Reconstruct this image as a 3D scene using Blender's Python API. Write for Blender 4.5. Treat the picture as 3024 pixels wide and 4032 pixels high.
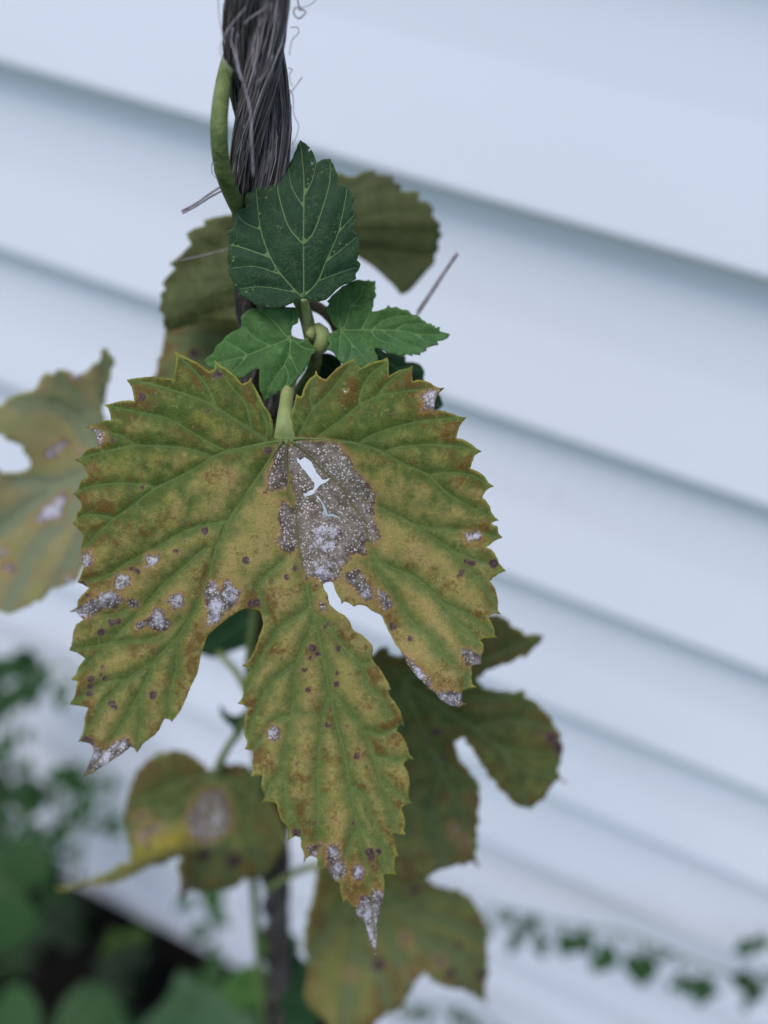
import bpy, bmesh, math, random
import numpy as np
from mathutils import Vector, Matrix
from mathutils.geometry import delaunay_2d_cdt

random.seed(7); rng = np.random.default_rng(7)
for o in list(bpy.data.objects): bpy.data.objects.remove(o)
scene = bpy.context.scene
COL = scene.collection

# ------------------------------------------------------------------ camera
W, H, FPX = 3024.0, 4032.0, 3280.0
PITCH, ROLL, YAW = math.radians(44.68), math.radians(8.55), math.radians(16.69)
WALL_Y = 0.324                       # house wall, metres in front of the lens
BOARD = 0.1016                       # exposure of one siding board
CAM_H = 1.385
LINE0 = CAM_H - 0.1448               # butt edge of the first full board in view
BOTTOM = LINE0 - 11.58 * BOARD       # lower edge of the siding
CAMP = np.array([0.0, 0.0, CAM_H])
def _axes():
    cp, sp = math.cos(PITCH), math.sin(PITCH)
    F = np.array([0, cp, -sp]); R = np.array([1.0, 0, 0]); U = np.array([0, sp, cp])
    cr, sr = math.cos(ROLL), math.sin(ROLL)
    R2 = cr*R + sr*U; U2 = -sr*R + cr*U
    cy, sy = math.cos(YAW), math.sin(YAW)
    Z = np.array([[cy, -sy, 0], [sy, cy, 0], [0, 0, 1]])
    return Z @ R2, Z @ U2, Z @ F
CR, CU, CF = _axes()
cam = bpy.data.cameras.new('camera'); camo = bpy.data.objects.new('camera', cam); COL.objects.link(camo)
M = Matrix([[CR[i], CU[i], -CF[i]] for i in range(3)]).to_4x4(); M.translation = Vector(CAMP)
camo.matrix_world = M
cam.sensor_fit = 'HORIZONTAL'; cam.sensor_width = 36.0; cam.lens = 36.0*FPX/W
cam.clip_start = 0.01; cam.clip_end = 500
cam.dof.use_dof = True; cam.dof.focus_distance = 0.1345; cam.dof.aperture_fstop = 9.5
scene.camera = camo

# ------------------------------------------------------------------ light
SUN_EL, SUN_AZ = math.radians(68), math.radians(215)   # azimuth clockwise from +Y
wd = bpy.data.worlds.new('World'); scene.world = wd; wd.use_nodes = True
nt = wd.node_tree; nt.nodes.clear()
out = nt.nodes.new('ShaderNodeOutputWorld'); bg = nt.nodes.new('ShaderNodeBackground'); sky = nt.nodes.new('ShaderNodeTexSky')
sky.sky_type = 'NISHITA'; sky.sun_disc = False; sky.sun_elevation = SUN_EL; sky.sun_rotation = SUN_AZ
sky.air_density = 1.0; sky.dust_density = 1.0; sky.ozone_density = 1.0
bg.inputs[1].default_value = 0.108
nt.links.new(sky.outputs[0], bg.inputs[0]); nt.links.new(bg.outputs[0], out.inputs[0])
sl = bpy.data.lights.new('sun', 'SUN'); sl.energy = 1.4; sl.angle = math.radians(32); sl.color = (0.95, 0.905, 1.0)
so = bpy.data.objects.new('sun', sl); COL.objects.link(so)
sd = Vector((math.sin(SUN_AZ)*math.cos(SUN_EL), math.cos(SUN_AZ)*math.cos(SUN_EL), math.sin(SUN_EL)))
so.rotation_euler = (-sd).to_track_quat('-Z', 'Y').to_euler(); so.location = (0, -2, 4)
scene.view_settings.view_transform = 'Standard'; scene.view_settings.look = 'None'
scene.view_settings.gamma = 1.0; scene.view_settings.exposure = 1.06; scene.view_settings.use_curve_mapping = False
scene.render.engine = 'CYCLES'

# ------------------------------------------------------------------ helpers
def ray(x, y):
    x = np.asarray(x, float); y = np.asarray(y, float)
    return CF + CR*((x - W/2)/FPX)[..., None] - CU*((y - H/2)/FPX)[..., None]
def at(x, y, z):                       # point seen at photo pixel (x, y), z metres deep
    z = np.asarray(z, float)
    return CAMP + ray(x, y)*z[..., None]
def on_y(x, y, py):                    # on the vertical plane Y = py
    d = ray(x, y); return CAMP + d*(py/d[..., 1])[..., None]
def on_z(x, y, pz):
    d = ray(x, y); return CAMP + d*((pz - CAM_H)/d[..., 2])[..., None]
def crop(pts, x0, y0, s):
    a = np.array(pts, float); a[:, 0] = x0 + a[:, 0]/s; a[:, 1] = y0 + a[:, 1]/s; return a
def mesh_obj(name, verts, faces, mat, parent=None, smooth=True):
    me = bpy.data.meshes.new(name); me.from_pydata([tuple(v) for v in verts], [], [tuple(f) for f in faces])
    if smooth: me.polygons.foreach_set('use_smooth', [True]*len(me.polygons))
    me.materials.append(mat); me.update()
    o = bpy.data.objects.new(name, me); COL.objects.link(o)
    if parent is not None: set_parent(o, parent)
    return o
def set_parent(o, p):
    o.parent = p; o.matrix_parent_inverse = parent_world(p).inverted()
def parent_world(p):
    m = p.matrix_basis.copy()
    while p.parent is not None:
        m = p.parent.matrix_basis @ p.matrix_parent_inverse @ m if False else p.matrix_parent_inverse @ m
        p = p.parent; m = p.matrix_basis @ m
    return m
def empty(name, loc, label, cat, group=None):
    o = bpy.data.objects.new(name, None); COL.objects.link(o); o.location = tuple(loc); o.empty_display_size = .02
    o['label'] = label; o['category'] = cat
    if group: o['group'] = group
    return o
def tube_geo(pts, rad, sides=6, caps=True):
    P = np.asarray(pts, float); n = len(P); rad = np.broadcast_to(np.asarray(rad, float), (n,))
    T = np.gradient(P, axis=0); T /= np.linalg.norm(T, axis=1)[:, None] + 1e-12
    ref = np.array([0.31, 0.87, 0.21]); V = []; Fc = []
    N = np.cross(T[0], ref); N /= np.linalg.norm(N)
    for i in range(n):
        N = N - T[i]*(N@T[i]); N /= np.linalg.norm(N) + 1e-12; B = np.cross(T[i], N)
        for k in range(sides):
            a = 2*math.pi*k/sides; V.append(P[i] + rad[i]*(math.cos(a)*N + math.sin(a)*B))
    for i in range(n-1):
        for k in range(sides):
            k2 = (k+1) % sides; Fc.append((i*sides+k, i*sides+k2, (i+1)*sides+k2, (i+1)*sides+k))
    if caps:
        Fc.append(tuple(range(sides))[::-1]); Fc.append(tuple((n-1)*sides+k for k in range(sides)))
    return V, Fc
class MB:
    def __init__(s): s.v = []; s.f = []
    def add(s, V, Fc):
        b = len(s.v); s.v.extend(V); s.f.extend(tuple(i+b for i in q) for q in Fc); return s
    def tube(s, *a, **k): return s.add(*tube_geo(*a, **k))
    def build(s, name, mat, parent=None, smooth=True): return mesh_obj(name, s.v, s.f, mat, parent, smooth)
def spline(P, n):                      # Catmull-Rom resample, n points per span
    P = np.asarray(P, float); Q = np.vstack([2*P[0]-P[1], P, 2*P[-1]-P[-2]]); o = []
    for i in range(1, len(Q)-2):
        t = np.linspace(0, 1, n, endpoint=False)[:, None]; a, b, c, d = Q[i-1:i+3]
        o.append(.5*((2*b) + (c-a)*t + (2*a-5*b+4*c-d)*t**2 + (3*b-a-3*c+d)*t**3))
    o.append(Q[-2][None]); return np.vstack(o)

# ------------------------------------------------------------------ node helpers
class NT:
    def __init__(s, name):
        s.m = bpy.data.materials.new(name); s.m.use_nodes = True; s.t = s.m.node_tree; s.t.nodes.clear()
        s.out = s.t.nodes.new('ShaderNodeOutputMaterial')
    def n(s, kind, **kw):
        x = s.t.nodes.new(kind)
        for k, v in kw.items():
            if k == 'ins':
                for a, b in v.items():
                    if hasattr(b, 'node'): s.t.links.new(b, x.inputs[a])
                    else: x.inputs[a].default_value = b
            else: setattr(x, k, v)
        return x
    def math(s, op, a, b=0.0, c=None, clamp=False):
        x = s.t.nodes.new('ShaderNodeMath'); x.operation = op; x.use_clamp = clamp
        for i, v in enumerate((a, b, c)):
            if v is None: continue
            if hasattr(v, 'node'): s.t.links.new(v, x.inputs[i])
            else: x.inputs[i].default_value = v
        return x.outputs[0]
    def mix(s, fac, a, b):
        x = s.t.nodes.new('ShaderNodeMix'); x.data_type = 'RGBA'
        for sock, v in ((x.inputs[0], fac), (x.inputs[6], a), (x.inputs[7], b)):
            if hasattr(v, 'node'): s.t.links.new(v, sock)
            else: sock.default_value = v if not isinstance(v, tuple) else (*v, 1.0)[:4]
        return x.outputs[2]
    def ramp(s, v, lo, hi):            # smooth 0..1 between lo and hi
        x = s.n('ShaderNodeMapRange', interpolation_type='SMOOTHSTEP', ins={0: v, 1: lo, 2: hi, 3: 0.0, 4: 1.0}); return x.outputs[0]
    def noise(s, vec, scale, detail=3.0, rough=.55, seed=0.0):
        x = s.n('ShaderNodeTexNoise', noise_dimensions='4D', ins={'Vector': vec, 'W': seed, 'Scale': scale, 'Detail': detail, 'Roughness': rough}); return x.outputs[0]
    def attr(s, name): return s.n('ShaderNodeAttribute', attribute_name=name)
    def bump(s, h, strength, dist):
        return s.n('ShaderNodeBump', ins={'Height': h, 'Strength': strength, 'Distance': dist}).outputs[0]
def simple_mat(name, c1, c2, scale, rough=.6, bump=0.0, bdist=.001, trans=0.0, detail=4.0, spec=.18):
    N = NT(name); co = N.n('ShaderNodeTexCoord').outputs['Object']
    nz = N.noise(co, scale, detail); col = N.mix(N.ramp(nz, .35, .65), c1, c2)
    p = N.n('ShaderNodeBsdfPrincipled', ins={'Base Color': col, 'Roughness': rough, 'Specular IOR Level': spec})
    if bump: N.t.links.new(N.bump(N.noise(co, scale*2.5, 5.0), bump, bdist), p.inputs['Normal'])
    sh = p.outputs[0]
    if trans:
        tr = N.n('ShaderNodeBsdfTranslucent', ins={'Color': col}); mx = N.n('ShaderNodeMixShader', ins={0: trans})
        N.t.links.new(sh, mx.inputs[1]); N.t.links.new(tr.outputs[0], mx.inputs[2]); sh = mx.outputs[0]
    N.t.links.new(sh, N.out.inputs[0]); return N.m

def leaf_mat(name, green, tan, brown=(.15, .075, .02), vein=(.25, .32, .09), rim=(.33, .34, .06), tan_lo=.42, tan_hi=.62, tan_amt=.9,
             brown_amt=.8, vein_amt=.6, vein_green=1.0, rim_amt=.7, speck=0.0, yellow=None, trans=.18, rough=.6, seed=0.0, spec=.14, net_amt=.55, dark_vein=.3):
    N = NT(name); L = N.attr('leafco').outputs['Vector']
    vd = N.attr('vein_distance').outputs['Fac']; ed = N.attr('edge_distance').outputs['Fac']
    les = N.attr('lesion').outputs['Fac']; spt = N.attr('spot').outputs['Fac']; reg = N.attr('region').outputs['Fac']
    big = N.noise(L, 5.5, 4.0, .6, seed); mid = N.noise(L, 17.0, 4.0, .65, seed+3); fine = N.noise(L, 75.0, 3.0, .7, seed+5); grain = N.noise(L, 190.0, 2.0, .7, seed+9)
    # green keeps along the veins, tan between them
    awayv = N.ramp(N.math('ADD', vd, N.math('MULTIPLY', N.math('SUBTRACT', mid, .5), 60.0)), 6.0, 62.0)
    t = N.math('ADD', N.math('MULTIPLY', big, .42), N.math('MULTIPLY', mid, .33)); t = N.math('ADD', t, N.math('MULTIPLY', fine, .25))
    t = N.math('ADD', t, N.math('MULTIPLY', N.math('SUBTRACT', reg, .5), .35))
    t = N.math('MULTIPLY', N.ramp(t, tan_lo, tan_hi), N.math('ADD', N.math('MULTIPLY', awayv, vein_green), 1.0-vein_green)); t = N.math('MULTIPLY', t, tan_amt)
    g2 = tuple(c*.72 for c in green); g3 = (green[0]*1.25, green[1]*1.18, green[2]*1.35)
    gcol = N.mix(N.ramp(mid, .35, .68), g2, g3); gcol = N.mix(N.math('MULTIPLY', N.ramp(reg, .42, .85), .7), gcol, (green[0]*1.75, green[1]*1.5, green[2]*3.0))
    gcol = N.mix(N.math('MULTIPLY', N.ramp(reg, .40, .12), .6), gcol, tuple(c*.5 for c in green))
    tcol = N.mix(N.ramp(N.noise(L, 11.0, 3.0, .6, seed+21), .35, .65), tan, (tan[0]*.82, tan[1]*.96, tan[2]*.72))
    ylw = N.math('MULTIPLY', N.ramp(N.noise(L, 6.0, 4.0, .65, seed+25), .42, .62), N.ramp(reg, .62, .30)); tcol = N.mix(ylw, tcol, yellow or tan)
    col = N.mix(t, gcol, tcol)
    # brown scorching
    b = N.noise(L, 9.0, 5.0, .68, seed+13)
    b = N.math('ADD', b, N.math('MULTIPLY', N.math('SUBTRACT', fine, .5), .34)); b = N.math('ADD', b, N.math('MULTIPLY', N.math('SUBTRACT', grain, .5), .22))
    b = N.math('ADD', b, N.math('MULTIPLY', N.ramp(ed, 120.0, 10.0), .10))
    b = N.math('MULTIPLY', N.ramp(b, .50, .68), brown_amt)
    col = N.mix(N.math('MULTIPLY', b, N.ramp(vd, 2.0, 22.0)), col, brown)
    # fine speckled tissue
    col = N.mix(N.math('MULTIPLY', N.ramp(grain, .46, .72), .42), col, tuple(c*.5 for c in green))
    col = N.mix(N.math('MULTIPLY', N.ramp(fine, .5, .70), .42), col, tuple(c*.55 for c in green)); col = N.mix(N.math('MULTIPLY', N.ramp(fine, .47, .30), .36), col, (tan[0]*1.15, tan[1]*1.2, tan[2]*1.3))
    pep = N.math('MULTIPLY', N.ramp(N.noise(L, 120.0, 4.0, .75, seed+81), .52, .66), N.ramp(N.noise(L, 7.0, 3.0, .6, seed+83), .34, .58))
    col = N.mix(N.math('MULTIPLY', pep, .85*brown_amt), col, tuple(c*.8 for c in brown))
    # minor vein net
    vor = N.n('ShaderNodeTexVoronoi', feature='DISTANCE_TO_EDGE', ins={'Vector': N.n('ShaderNodeVectorMath', operation='ADD', ins={0: L, 1: N.n('ShaderNodeVectorMath', operation='SCALE', ins={0: N.n('ShaderNodeTexNoise', ins={'Vector': L, 'Scale': 30.0}).outputs['Color'], 'Scale': .018}).outputs[0]}).outputs[0], 'Scale': 34.0}).outputs['Distance']
    net = N.math('MULTIPLY', N.ramp(vor, .075, .0), N.ramp(N.noise(L, 14.0, 2.0, .5, seed+95), .4, .6))
    col = N.mix(N.math('MULTIPLY', net, net_amt*vein_amt), col, vein)
    if speck:
        sp = N.n('ShaderNodeTexVoronoi', feature='F1', ins={'Vector': L, 'Scale': 42.0, 'Randomness': 1.0})
        m = N.math('MULTIPLY', N.ramp(sp.outputs['Distance'], .26, .12), N.ramp(N.noise(L, 7.0, 2.0, .5, seed+31), .5, .62)); col = N.mix(N.math('MULTIPLY', m, speck), col, (.34, .36, .12))
    # main veins: pale line in a darker seam
    vw = N.attr('vein_width').outputs['Fac']
    seam = N.math('MULTIPLY', N.ramp(N.math('DIVIDE', N.math('ADD', vd, N.math('MULTIPLY', N.math('SUBTRACT', fine, .5), 9.0)), vw), 2.3, .7), N.ramp(N.noise(L, 13.0, 3.0, .6, seed+99), .33, .62))
    col = N.mix(N.math('MULTIPLY', seam, dark_vein), col, tuple(c*.6 for c in green))
    vm = N.ramp(N.math('DIVIDE', vd, vw), 1.25, .45); col = N.mix(N.math('MULTIPLY', vm, vein_amt), col, vein)
    # pale margin
    rm = N.ramp(N.math('ADD', ed, N.math('MULTIPLY', N.math('SUBTRACT', fine, .5), 14.0)), 11.0, 2.0); rm = N.math('MULTIPLY', rm, N.ramp(N.noise(L, 9.0, 3.0, .6, seed+97), .32, .62)); col = N.mix(N.math('MULTIPLY', rm, rim_amt), col, rim)
    # dead patches
    dist = N.math('MULTIPLY', N.math('SUBTRACT', N.noise(L, 52.0, 5.0, .75, seed+41), .5), 60.0)
    dist2 = N.math('ADD', dist, N.math('MULTIPLY', N.math('SUBTRACT', N.noise(L, 20.0, 3.0, .6, seed+43), .5), 26.0))
    ld = N.math('ADD', les, dist2)
    halo = N.ramp(ld, 34.0, 2.0); col = N.mix(N.math('MULTIPLY', halo, .55), col, (.29, .17, .055))
    rimd = N.math('MULTIPLY', N.ramp(ld, 8.0, -2.0), N.ramp(N.noise(L, 34.0, 3.0, .6, seed+47), .36, .56)); col = N.mix(rimd, col, (.075, .042, .036))
    core = N.ramp(ld, 5.0, -13.0)
    gre = N.mix(N.ramp(N.noise(L, 26.0, 4.0, .7, seed+51), .34, .6), (.100, .080, .056), (.215, .182, .138))
    chk = N.attr('chalk').outputs['Fac']
    cw = N.math('ADD', N.noise(L, 30.0, 4.0, .7, seed+53), N.math('MULTIPLY', N.math('SUBTRACT', chk, .5), .5)); gre = N.mix(N.ramp(cw, .46, .66), gre, (.50, .49, .53))
    dots = N.n('ShaderNodeTexVoronoi', feature='F1', ins={'Vector': L, 'Scale': 97.0, 'Randomness': .9}).outputs['Distance']
    dm = N.math('MULTIPLY', N.ramp(N.math('ADD', dots, N.math('MULTIPLY', N.math('SUBTRACT', N.noise(L, 28.0, 3.0, .6, seed+63), .5), .5)), .42, .22), N.ramp(N.noise(L, 45.0, 2.0, .6, seed+61), .3, .48)); gre = N.mix(N.math('MULTIPLY', N.math('MULTIPLY', N.ramp(ld, -52.0, -6.0), N.ramp(N.noise(L, 16.0, 3.0, .6, seed+57), .44, .6)), .85), gre, (.048, .034, .026))
    gre = N.mix(N.math('MULTIPLY', dm, .85), gre, (.64, .61, .57))
    dk = N.ramp(N.noise(L, 110.0, 3.0, .7, seed+71), .53, .64); gre = N.mix(N.math('MULTIPLY', dk, .75), gre, (.045, .035, .032))
    gre = N.mix(N.math('MULTIPLY', N.ramp(N.math('DIVIDE', vd, vw), 2.2, .5), .6), gre, (.13, .115, .05))
    col = N.mix(N.math('MULTIPLY', core, .95), col, gre)
    rdot = N.math('MULTIPLY', N.math('MULTIPLY', dm, N.ramp(ld, 16.0, 2.0)), .3); col = N.mix(rdot, col, (.62, .52, .42))
    gold = N.attr('gold').outputs['Fac']; col = N.mix(N.math('MULTIPLY', gold, N.ramp(mid, .25, .5)), col, (.30, .25, .018))
    # purple-brown spots
    sd_ = N.math('ADD', spt, N.math('MULTIPLY', dist2, .62)); scol = N.mix(N.ramp(N.noise(L, 90.0, 3.0, .6, seed+91), .45, .65), (.050, .026, .026), (.125, .085, .085))
    col = N.mix(N.math('MULTIPLY', N.ramp(sd_, 12.0, 0.0), .3), col, (.20, .12, .05)); col = N.mix(N.math('MULTIPLY', N.ramp(sd_, 3.0, -4.0), .95), col, scol)
    h = N.math('ADD', N.math('MULTIPLY', fine, .5), N.math('MULTIPLY', net, -.10)); h = N.math('ADD', h, N.math('MULTIPLY', mid, .8)); h = N.math('ADD', h, N.math('MULTIPLY', grain, .25))
    h = N.math('ADD', h, N.math('MULTIPLY', N.math('MULTIPLY', dm, core), .35))
    nb = N.bump(h, .55, .0006)
    p = N.n('ShaderNodeBsdfPrincipled', ins={'Base Color': col, 'Roughness': N.math('ADD', rough, N.math('MULTIPLY', core, .25)), 'Specular IOR Level': spec, 'Normal': nb})
    tr = N.n('ShaderNodeBsdfTranslucent', ins={'Color': col, 'Normal': nb}); mx = N.n('ShaderNodeMixShader', ins={0: trans})
    N.t.links.new(p.outputs[0], mx.inputs[1]); N.t.links.new(tr.outputs[0], mx.inputs[2]); N.t.links.new(mx.outputs[0], N.out.inputs[0])
    return N.m

# ------------------------------------------------------------------ the setting
def siding_mat():
    N = NT('white_vinyl'); co = N.n('ShaderNodeTexCoord').outputs['Object']
    mp = N.n('ShaderNodeMapping', ins={'Vector': co, 'Scale': (3.0, 60.0, 60.0)}).outputs[0]
    gr = N.noise(mp, 6.0, 5.0); dirt = N.noise(co, 5.0, 5.0, .6)
    col = N.mix(N.math('MULTIPLY', N.ramp(dirt, .45, .8), .25), (.80, .80, .805), (.66, .66, .655))
    p = N.n('ShaderNodeBsdfPrincipled', ins={'Base Color': col, 'Roughness': .42, 'Specular IOR Level': .35, 'Normal': N.bump(gr, .12, .0004)})
    N.t.links.new(p.outputs[0], N.out.inputs[0]); return N.m
def ground_mat():
    N = NT('dark_soil_and_lawn'); co = N.n('ShaderNodeTexCoord').outputs['Object']
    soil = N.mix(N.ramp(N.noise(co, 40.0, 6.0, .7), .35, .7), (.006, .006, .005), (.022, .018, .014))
    lawn = N.mix(N.ramp(N.noise(co, 12.0, 6.0, .7), .35, .7), (.03, .055, .018), (.07, .11, .035))
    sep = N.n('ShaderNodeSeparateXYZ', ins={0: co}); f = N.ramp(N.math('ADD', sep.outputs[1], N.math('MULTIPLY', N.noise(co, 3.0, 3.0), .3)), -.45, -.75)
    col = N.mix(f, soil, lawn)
    p = N.n('ShaderNodeBsdfPrincipled', ins={'Base Color': col, 'Roughness': .95, 'Specular IOR Level': .15, 'Normal': N.bump(N.noise(co, 70.0, 6.0, .7), .8, .02)})
    N.t.links.new(p.outputs[0], N.out.inputs[0]); return N.m
mat_siding = siding_mat(); mat_ground = ground_mat()
mat_found = simple_mat('foundation_concrete', (.10, .10, .095), (.19, .185, .175), 18, .9, .5, .004)

gv, gf = [], []
xs = np.concatenate([[-150, -20, -4], np.linspace(-1.6, 1.6, 90), [4, 20, 150]]); ys = np.concatenate([[-150, -20, -4], np.linspace(-1.2, .5, 50), [3, 20, 150]])
for j, yy in enumerate(ys):
    for i, xx in enumerate(xs):
        near = abs(xx) < 1.7 and -1.3 < yy < .6
        gv.append((xx, yy, (random.random()-.5)*.022 + .012*math.sin(xx*9+yy*5) if near else 0))
nx = len(xs)
for j in range(len(ys)-1):
    for i in range(nx-1): gf.append((j*nx+i, j*nx+i+1, (j+1)*nx+i+1, (j+1)*nx+i))
g = mesh_obj('ground', gv, gf, mat_ground); g['kind'] = 'structure'

wall = empty('house_wall', (0, WALL_Y+.02, 0), 'white vinyl lap siding house wall behind the vine', 'wall')
X0, X1 = -2.6, 2.2
def board(zb, first=False):
    # lap board: proud lip at the lower edge, leaning back to tuck under the one above
    lip = .0105; t = .0014; top = zb + BOARD + .012
    prof = [(-lip+.0085, zb+.0035), (-lip+.003, zb+.0004), (-lip+.0012, zb+.0), (-lip+.0002, zb+.0009), (-lip, zb+.0024), (-lip*.5, zb+BOARD*.5), (-.0006, top),
            (.0012, top), (-lip*.5+t, zb+BOARD*.5), (-lip+t, zb+.004), (-lip+.0085, zb+.0050)]
    V = []; n = len(prof)
    xsn = np.linspace(X0, X1, 25)
    for x in xsn:
        w = .0006*math.sin(x*2.1+zb*40)
        for (dy, z) in prof: V.append((x, WALL_Y+.0105+dy+w, z+.0007*math.sin(x*1.3+zb*17)))
    Fc = []
    for i in range(len(xsn)-1):
        for k in range(n):
            k2 = (k+1) % n; Fc.append((i*n+k, (i+1)*n+k, (i+1)*n+k2, i*n+k2))
    Fc.append(tuple(range(n))); Fc.append(tuple((len(xsn)-1)*n+k for k in range(n))[::-1])
    return mesh_obj('siding_board', V, Fc, mat_siding, wall, smooth=False)
for n in range(-7, 12): board(LINE0 - n*BOARD)
board(BOTTOM)
sh = MB(); 
def box(mb, x0, x1, y0, y1, z0, z1):
    V = [(x, y, z) for z in (z0, z1) for y in (y0, y1) for x in (x0, x1)]
    mb.add(V, [(0, 2, 3, 1), (4, 5, 7, 6), (0, 1, 5, 4), (2, 6, 7, 3), (0, 4, 6, 2), (1, 3, 7, 5)])
box(sh, X0, X1, WALL_Y+.025, WALL_Y+.2, BOTTOM+.01, LINE0+8*BOARD); sh.build('sheathing', mat_found, wall, False)
fd = MB(); box(fd, X0, X1, WALL_Y+.03, WALL_Y+.2, -.12, BOTTOM+.008); fd.build('foundation', mat_found, wall, False)
# small dark fleck on the siding
pf = on_y(2196., 1946., WALL_Y+.004); fk = MB(); fk.tube([pf+np.array([-.0008, 0, .0004]), pf, pf+np.array([.0010, .0002, -.0006])], [.0002, .0006, .0001], 6)
fk.build('dirt_fleck', simple_mat('dirt', (.2, .2, .2), (.3, .3, .3), 50), wall)

# ------------------------------------------------------------------ rope
AX = np.array([at(1012., 60., .1235), at(1050., 2400., .205), at(1087., 3600., .298)])
d_ = AX[2]-AX[0]; d_ /= np.linalg.norm(d_)
RT = AX[0] - d_*.12; RB = AX[2] + d_*((AX[2][2]+.03)/-d_[2])
RL_ = np.linalg.norm(RB-RT)
e1 = np.cross(d_, [0, 1, 0]); e1 /= np.linalg.norm(e1); e2 = np.cross(d_, e1)
RR = .0050; PITCHR = .062
def rope_pt(s, ang, rad): return RT + d_*s[..., None] + e1*(rad*np.cos(ang))[..., None] + e2*(rad*np.sin(ang))[..., None]
def fibre_mat(name, c1, c2, c3):
    N = NT(name); fid = N.attr('fibre').outputs['Fac']; co = N.n('ShaderNodeTexCoord').outputs['Object']
    col = N.mix(N.ramp(fid, 0.0, .8), c1, c2); col = N.mix(N.ramp(fid, .88, .98), col, c3)
    col = N.mix(N.math('MULTIPLY', N.ramp(N.noise(co, 300.0, 3.0), .4, .7), .5), col, c1)
    p = N.n('ShaderNodeBsdfPrincipled', ins={'Base Color': col, 'Roughness': .5, 'Specular IOR Level': .45}); N.t.links.new(p.outputs[0], N.out.inputs[0]); return N.m
mat_fibre = fibre_mat('weathered_sisal_fibre', (.036, .028, .024), (.15, .125, .110), (.34, .30, .28))
mat_core = simple_mat('rope_core', (.016, .013, .012), (.034, .028, .026), 600, .9)
mat_straw = simple_mat('loose_sisal_fibre', (.16, .14, .14), (.30, .27, .27), 900, .55)
rope = empty('sisal_rope', RB, 'weathered grey-brown twisted sisal rope hanging in front of the siding', 'rope')
for k in range(3):
    s = np.linspace(0, RL_, 420); a0 = 2*math.pi*k/3 + .5
    ang = a0 + 2*math.pi*s/PITCHR
    core = rope_pt(s, ang, np.full_like(s, .0025))
    so_ = MB().tube(core, .00235, 9).build('strand', mat_core, rope)
    vs, fs, fid = [], [], []
    nf = 270
    for q in range(nf):
        full = q < 60
        if full: s0, s1 = rng.uniform(0, .03), RL_
        else:
            s0 = rng.uniform(.0, .20); s1 = s0 + rng.uniform(.05, .16)
        ns = int((s1-s0)/(.004 if full else .0035)) + 4
        ss = np.linspace(s0, s1, ns)
        base = rope_pt(ss, a0 + 2*math.pi*ss/PITCHR, np.full_like(ss, .0025))
        ph = rng.uniform(0, 2*math.pi); r = .00238 + rng.uniform(-.00012, .00018) + .00010*np.sin(ss*rng.uniform(80, 240)+rng.uniform(0, 6))
        if not full:
            e = np.clip((ss-s0)/.02, 0, 1)*np.clip((s1-ss)/.02, 0, 1); r = r + (1-e)*rng.uniform(-.0004, .0005)
        tw = ph + 2*math.pi*ss/.16*rng.uniform(.8, 1.2) + .30*np.sin(ss*rng.uniform(50, 170)+rng.uniform(0, 6))+.12*np.sin(ss*rng.uniform(200, 420)+rng.uniform(0, 6))
        P = base + e1*(r*np.cos(tw))[:, None] + e2*(r*np.sin(tw))[:, None]
        V, Fc = tube_geo(P, rng.uniform(.00005, .00013)*(1.0 if not full else 1.3), 4, False)
        b = len(vs); vs.extend(V); fs.extend(tuple(i+b for i in f_) for f_ in Fc); fid.extend([rng.uniform(0, 1)]*len(V))
    fo = mesh_obj('fibre_layer', vs, fs, mat_fibre, so_); fo['kind'] = 'stuff'
    a = fo.data.attributes.new('fibre', 'FLOAT', 'POINT'); a.data.foreach_set('value', np.array(fid, np.float32))
C1 = (600, 0, 1.3825)
loose = [([(360, -20), (362, 80), (380, 180), (395, 240)], .118, 5), ([(510, 40), (450, 110), (400, 180), (375, 240), (372, 290), (400, 350), (440, 390)], .1165, 6),
 ([(440, 150), (430, 220), (450, 300), (470, 390), (490, 440)], .1165, 9), ([(465, 180), (455, 260), (480, 400), (510, 500), (535, 620), (540, 760), (550, 960)], .1175, 7),
 ([(752, 150), (790, 150), (795, 180), (760, 220), (745, 300)], .122, 4), ([(790, -10), (800, 40), (835, 65), (800, 100), (770, 75), (780, 40), (810, 60)], .12, 8),
 ([(815, 420), (780, 470), (745, 515)], .122, 4), ([(740, 480), (765, 520), (770, 620), (795, 680), (785, 740), (760, 790)], .124, 5),
 ([(740, 370), (762, 380), (745, 410), (760, 470)], .122, 4), ([(360, 850), (325, 890), (325, 940), (350, 970), (390, 1005)], .132, 5), ([(365, 860), (335, 920), (360, 980)], .132, 3),
 ([(560, 450), (600, 420), (640, 360), (655, 300)], .117, 5), ([(480, 780), (510, 760), (520, 800), (490, 850), (500, 900)], .121, 4),
 ([(910, -30), (880, 10), (840, 35), (790, 40)], .122, 3), ([(640, 20), (590, 60), (530, 100), (500, 130)], .1165, 7), ([(600, 100), (560, 200), (545, 300), (560, 420)], .1165, 5)]
for pts, z, w in loose:
    p = crop(pts, *C1); p = spline(p, 6); zz = z + .0008*np.sin(np.linspace(0, 5, len(p)))
    MB().tube(at(p[:, 0], p[:, 1], zz), w*.5*z/FPX*.8, 5).build('loose_fibre', mat_straw if w > 4 else mat_fibre, rope)
C2 = (600, 500, 1.3825)
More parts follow.
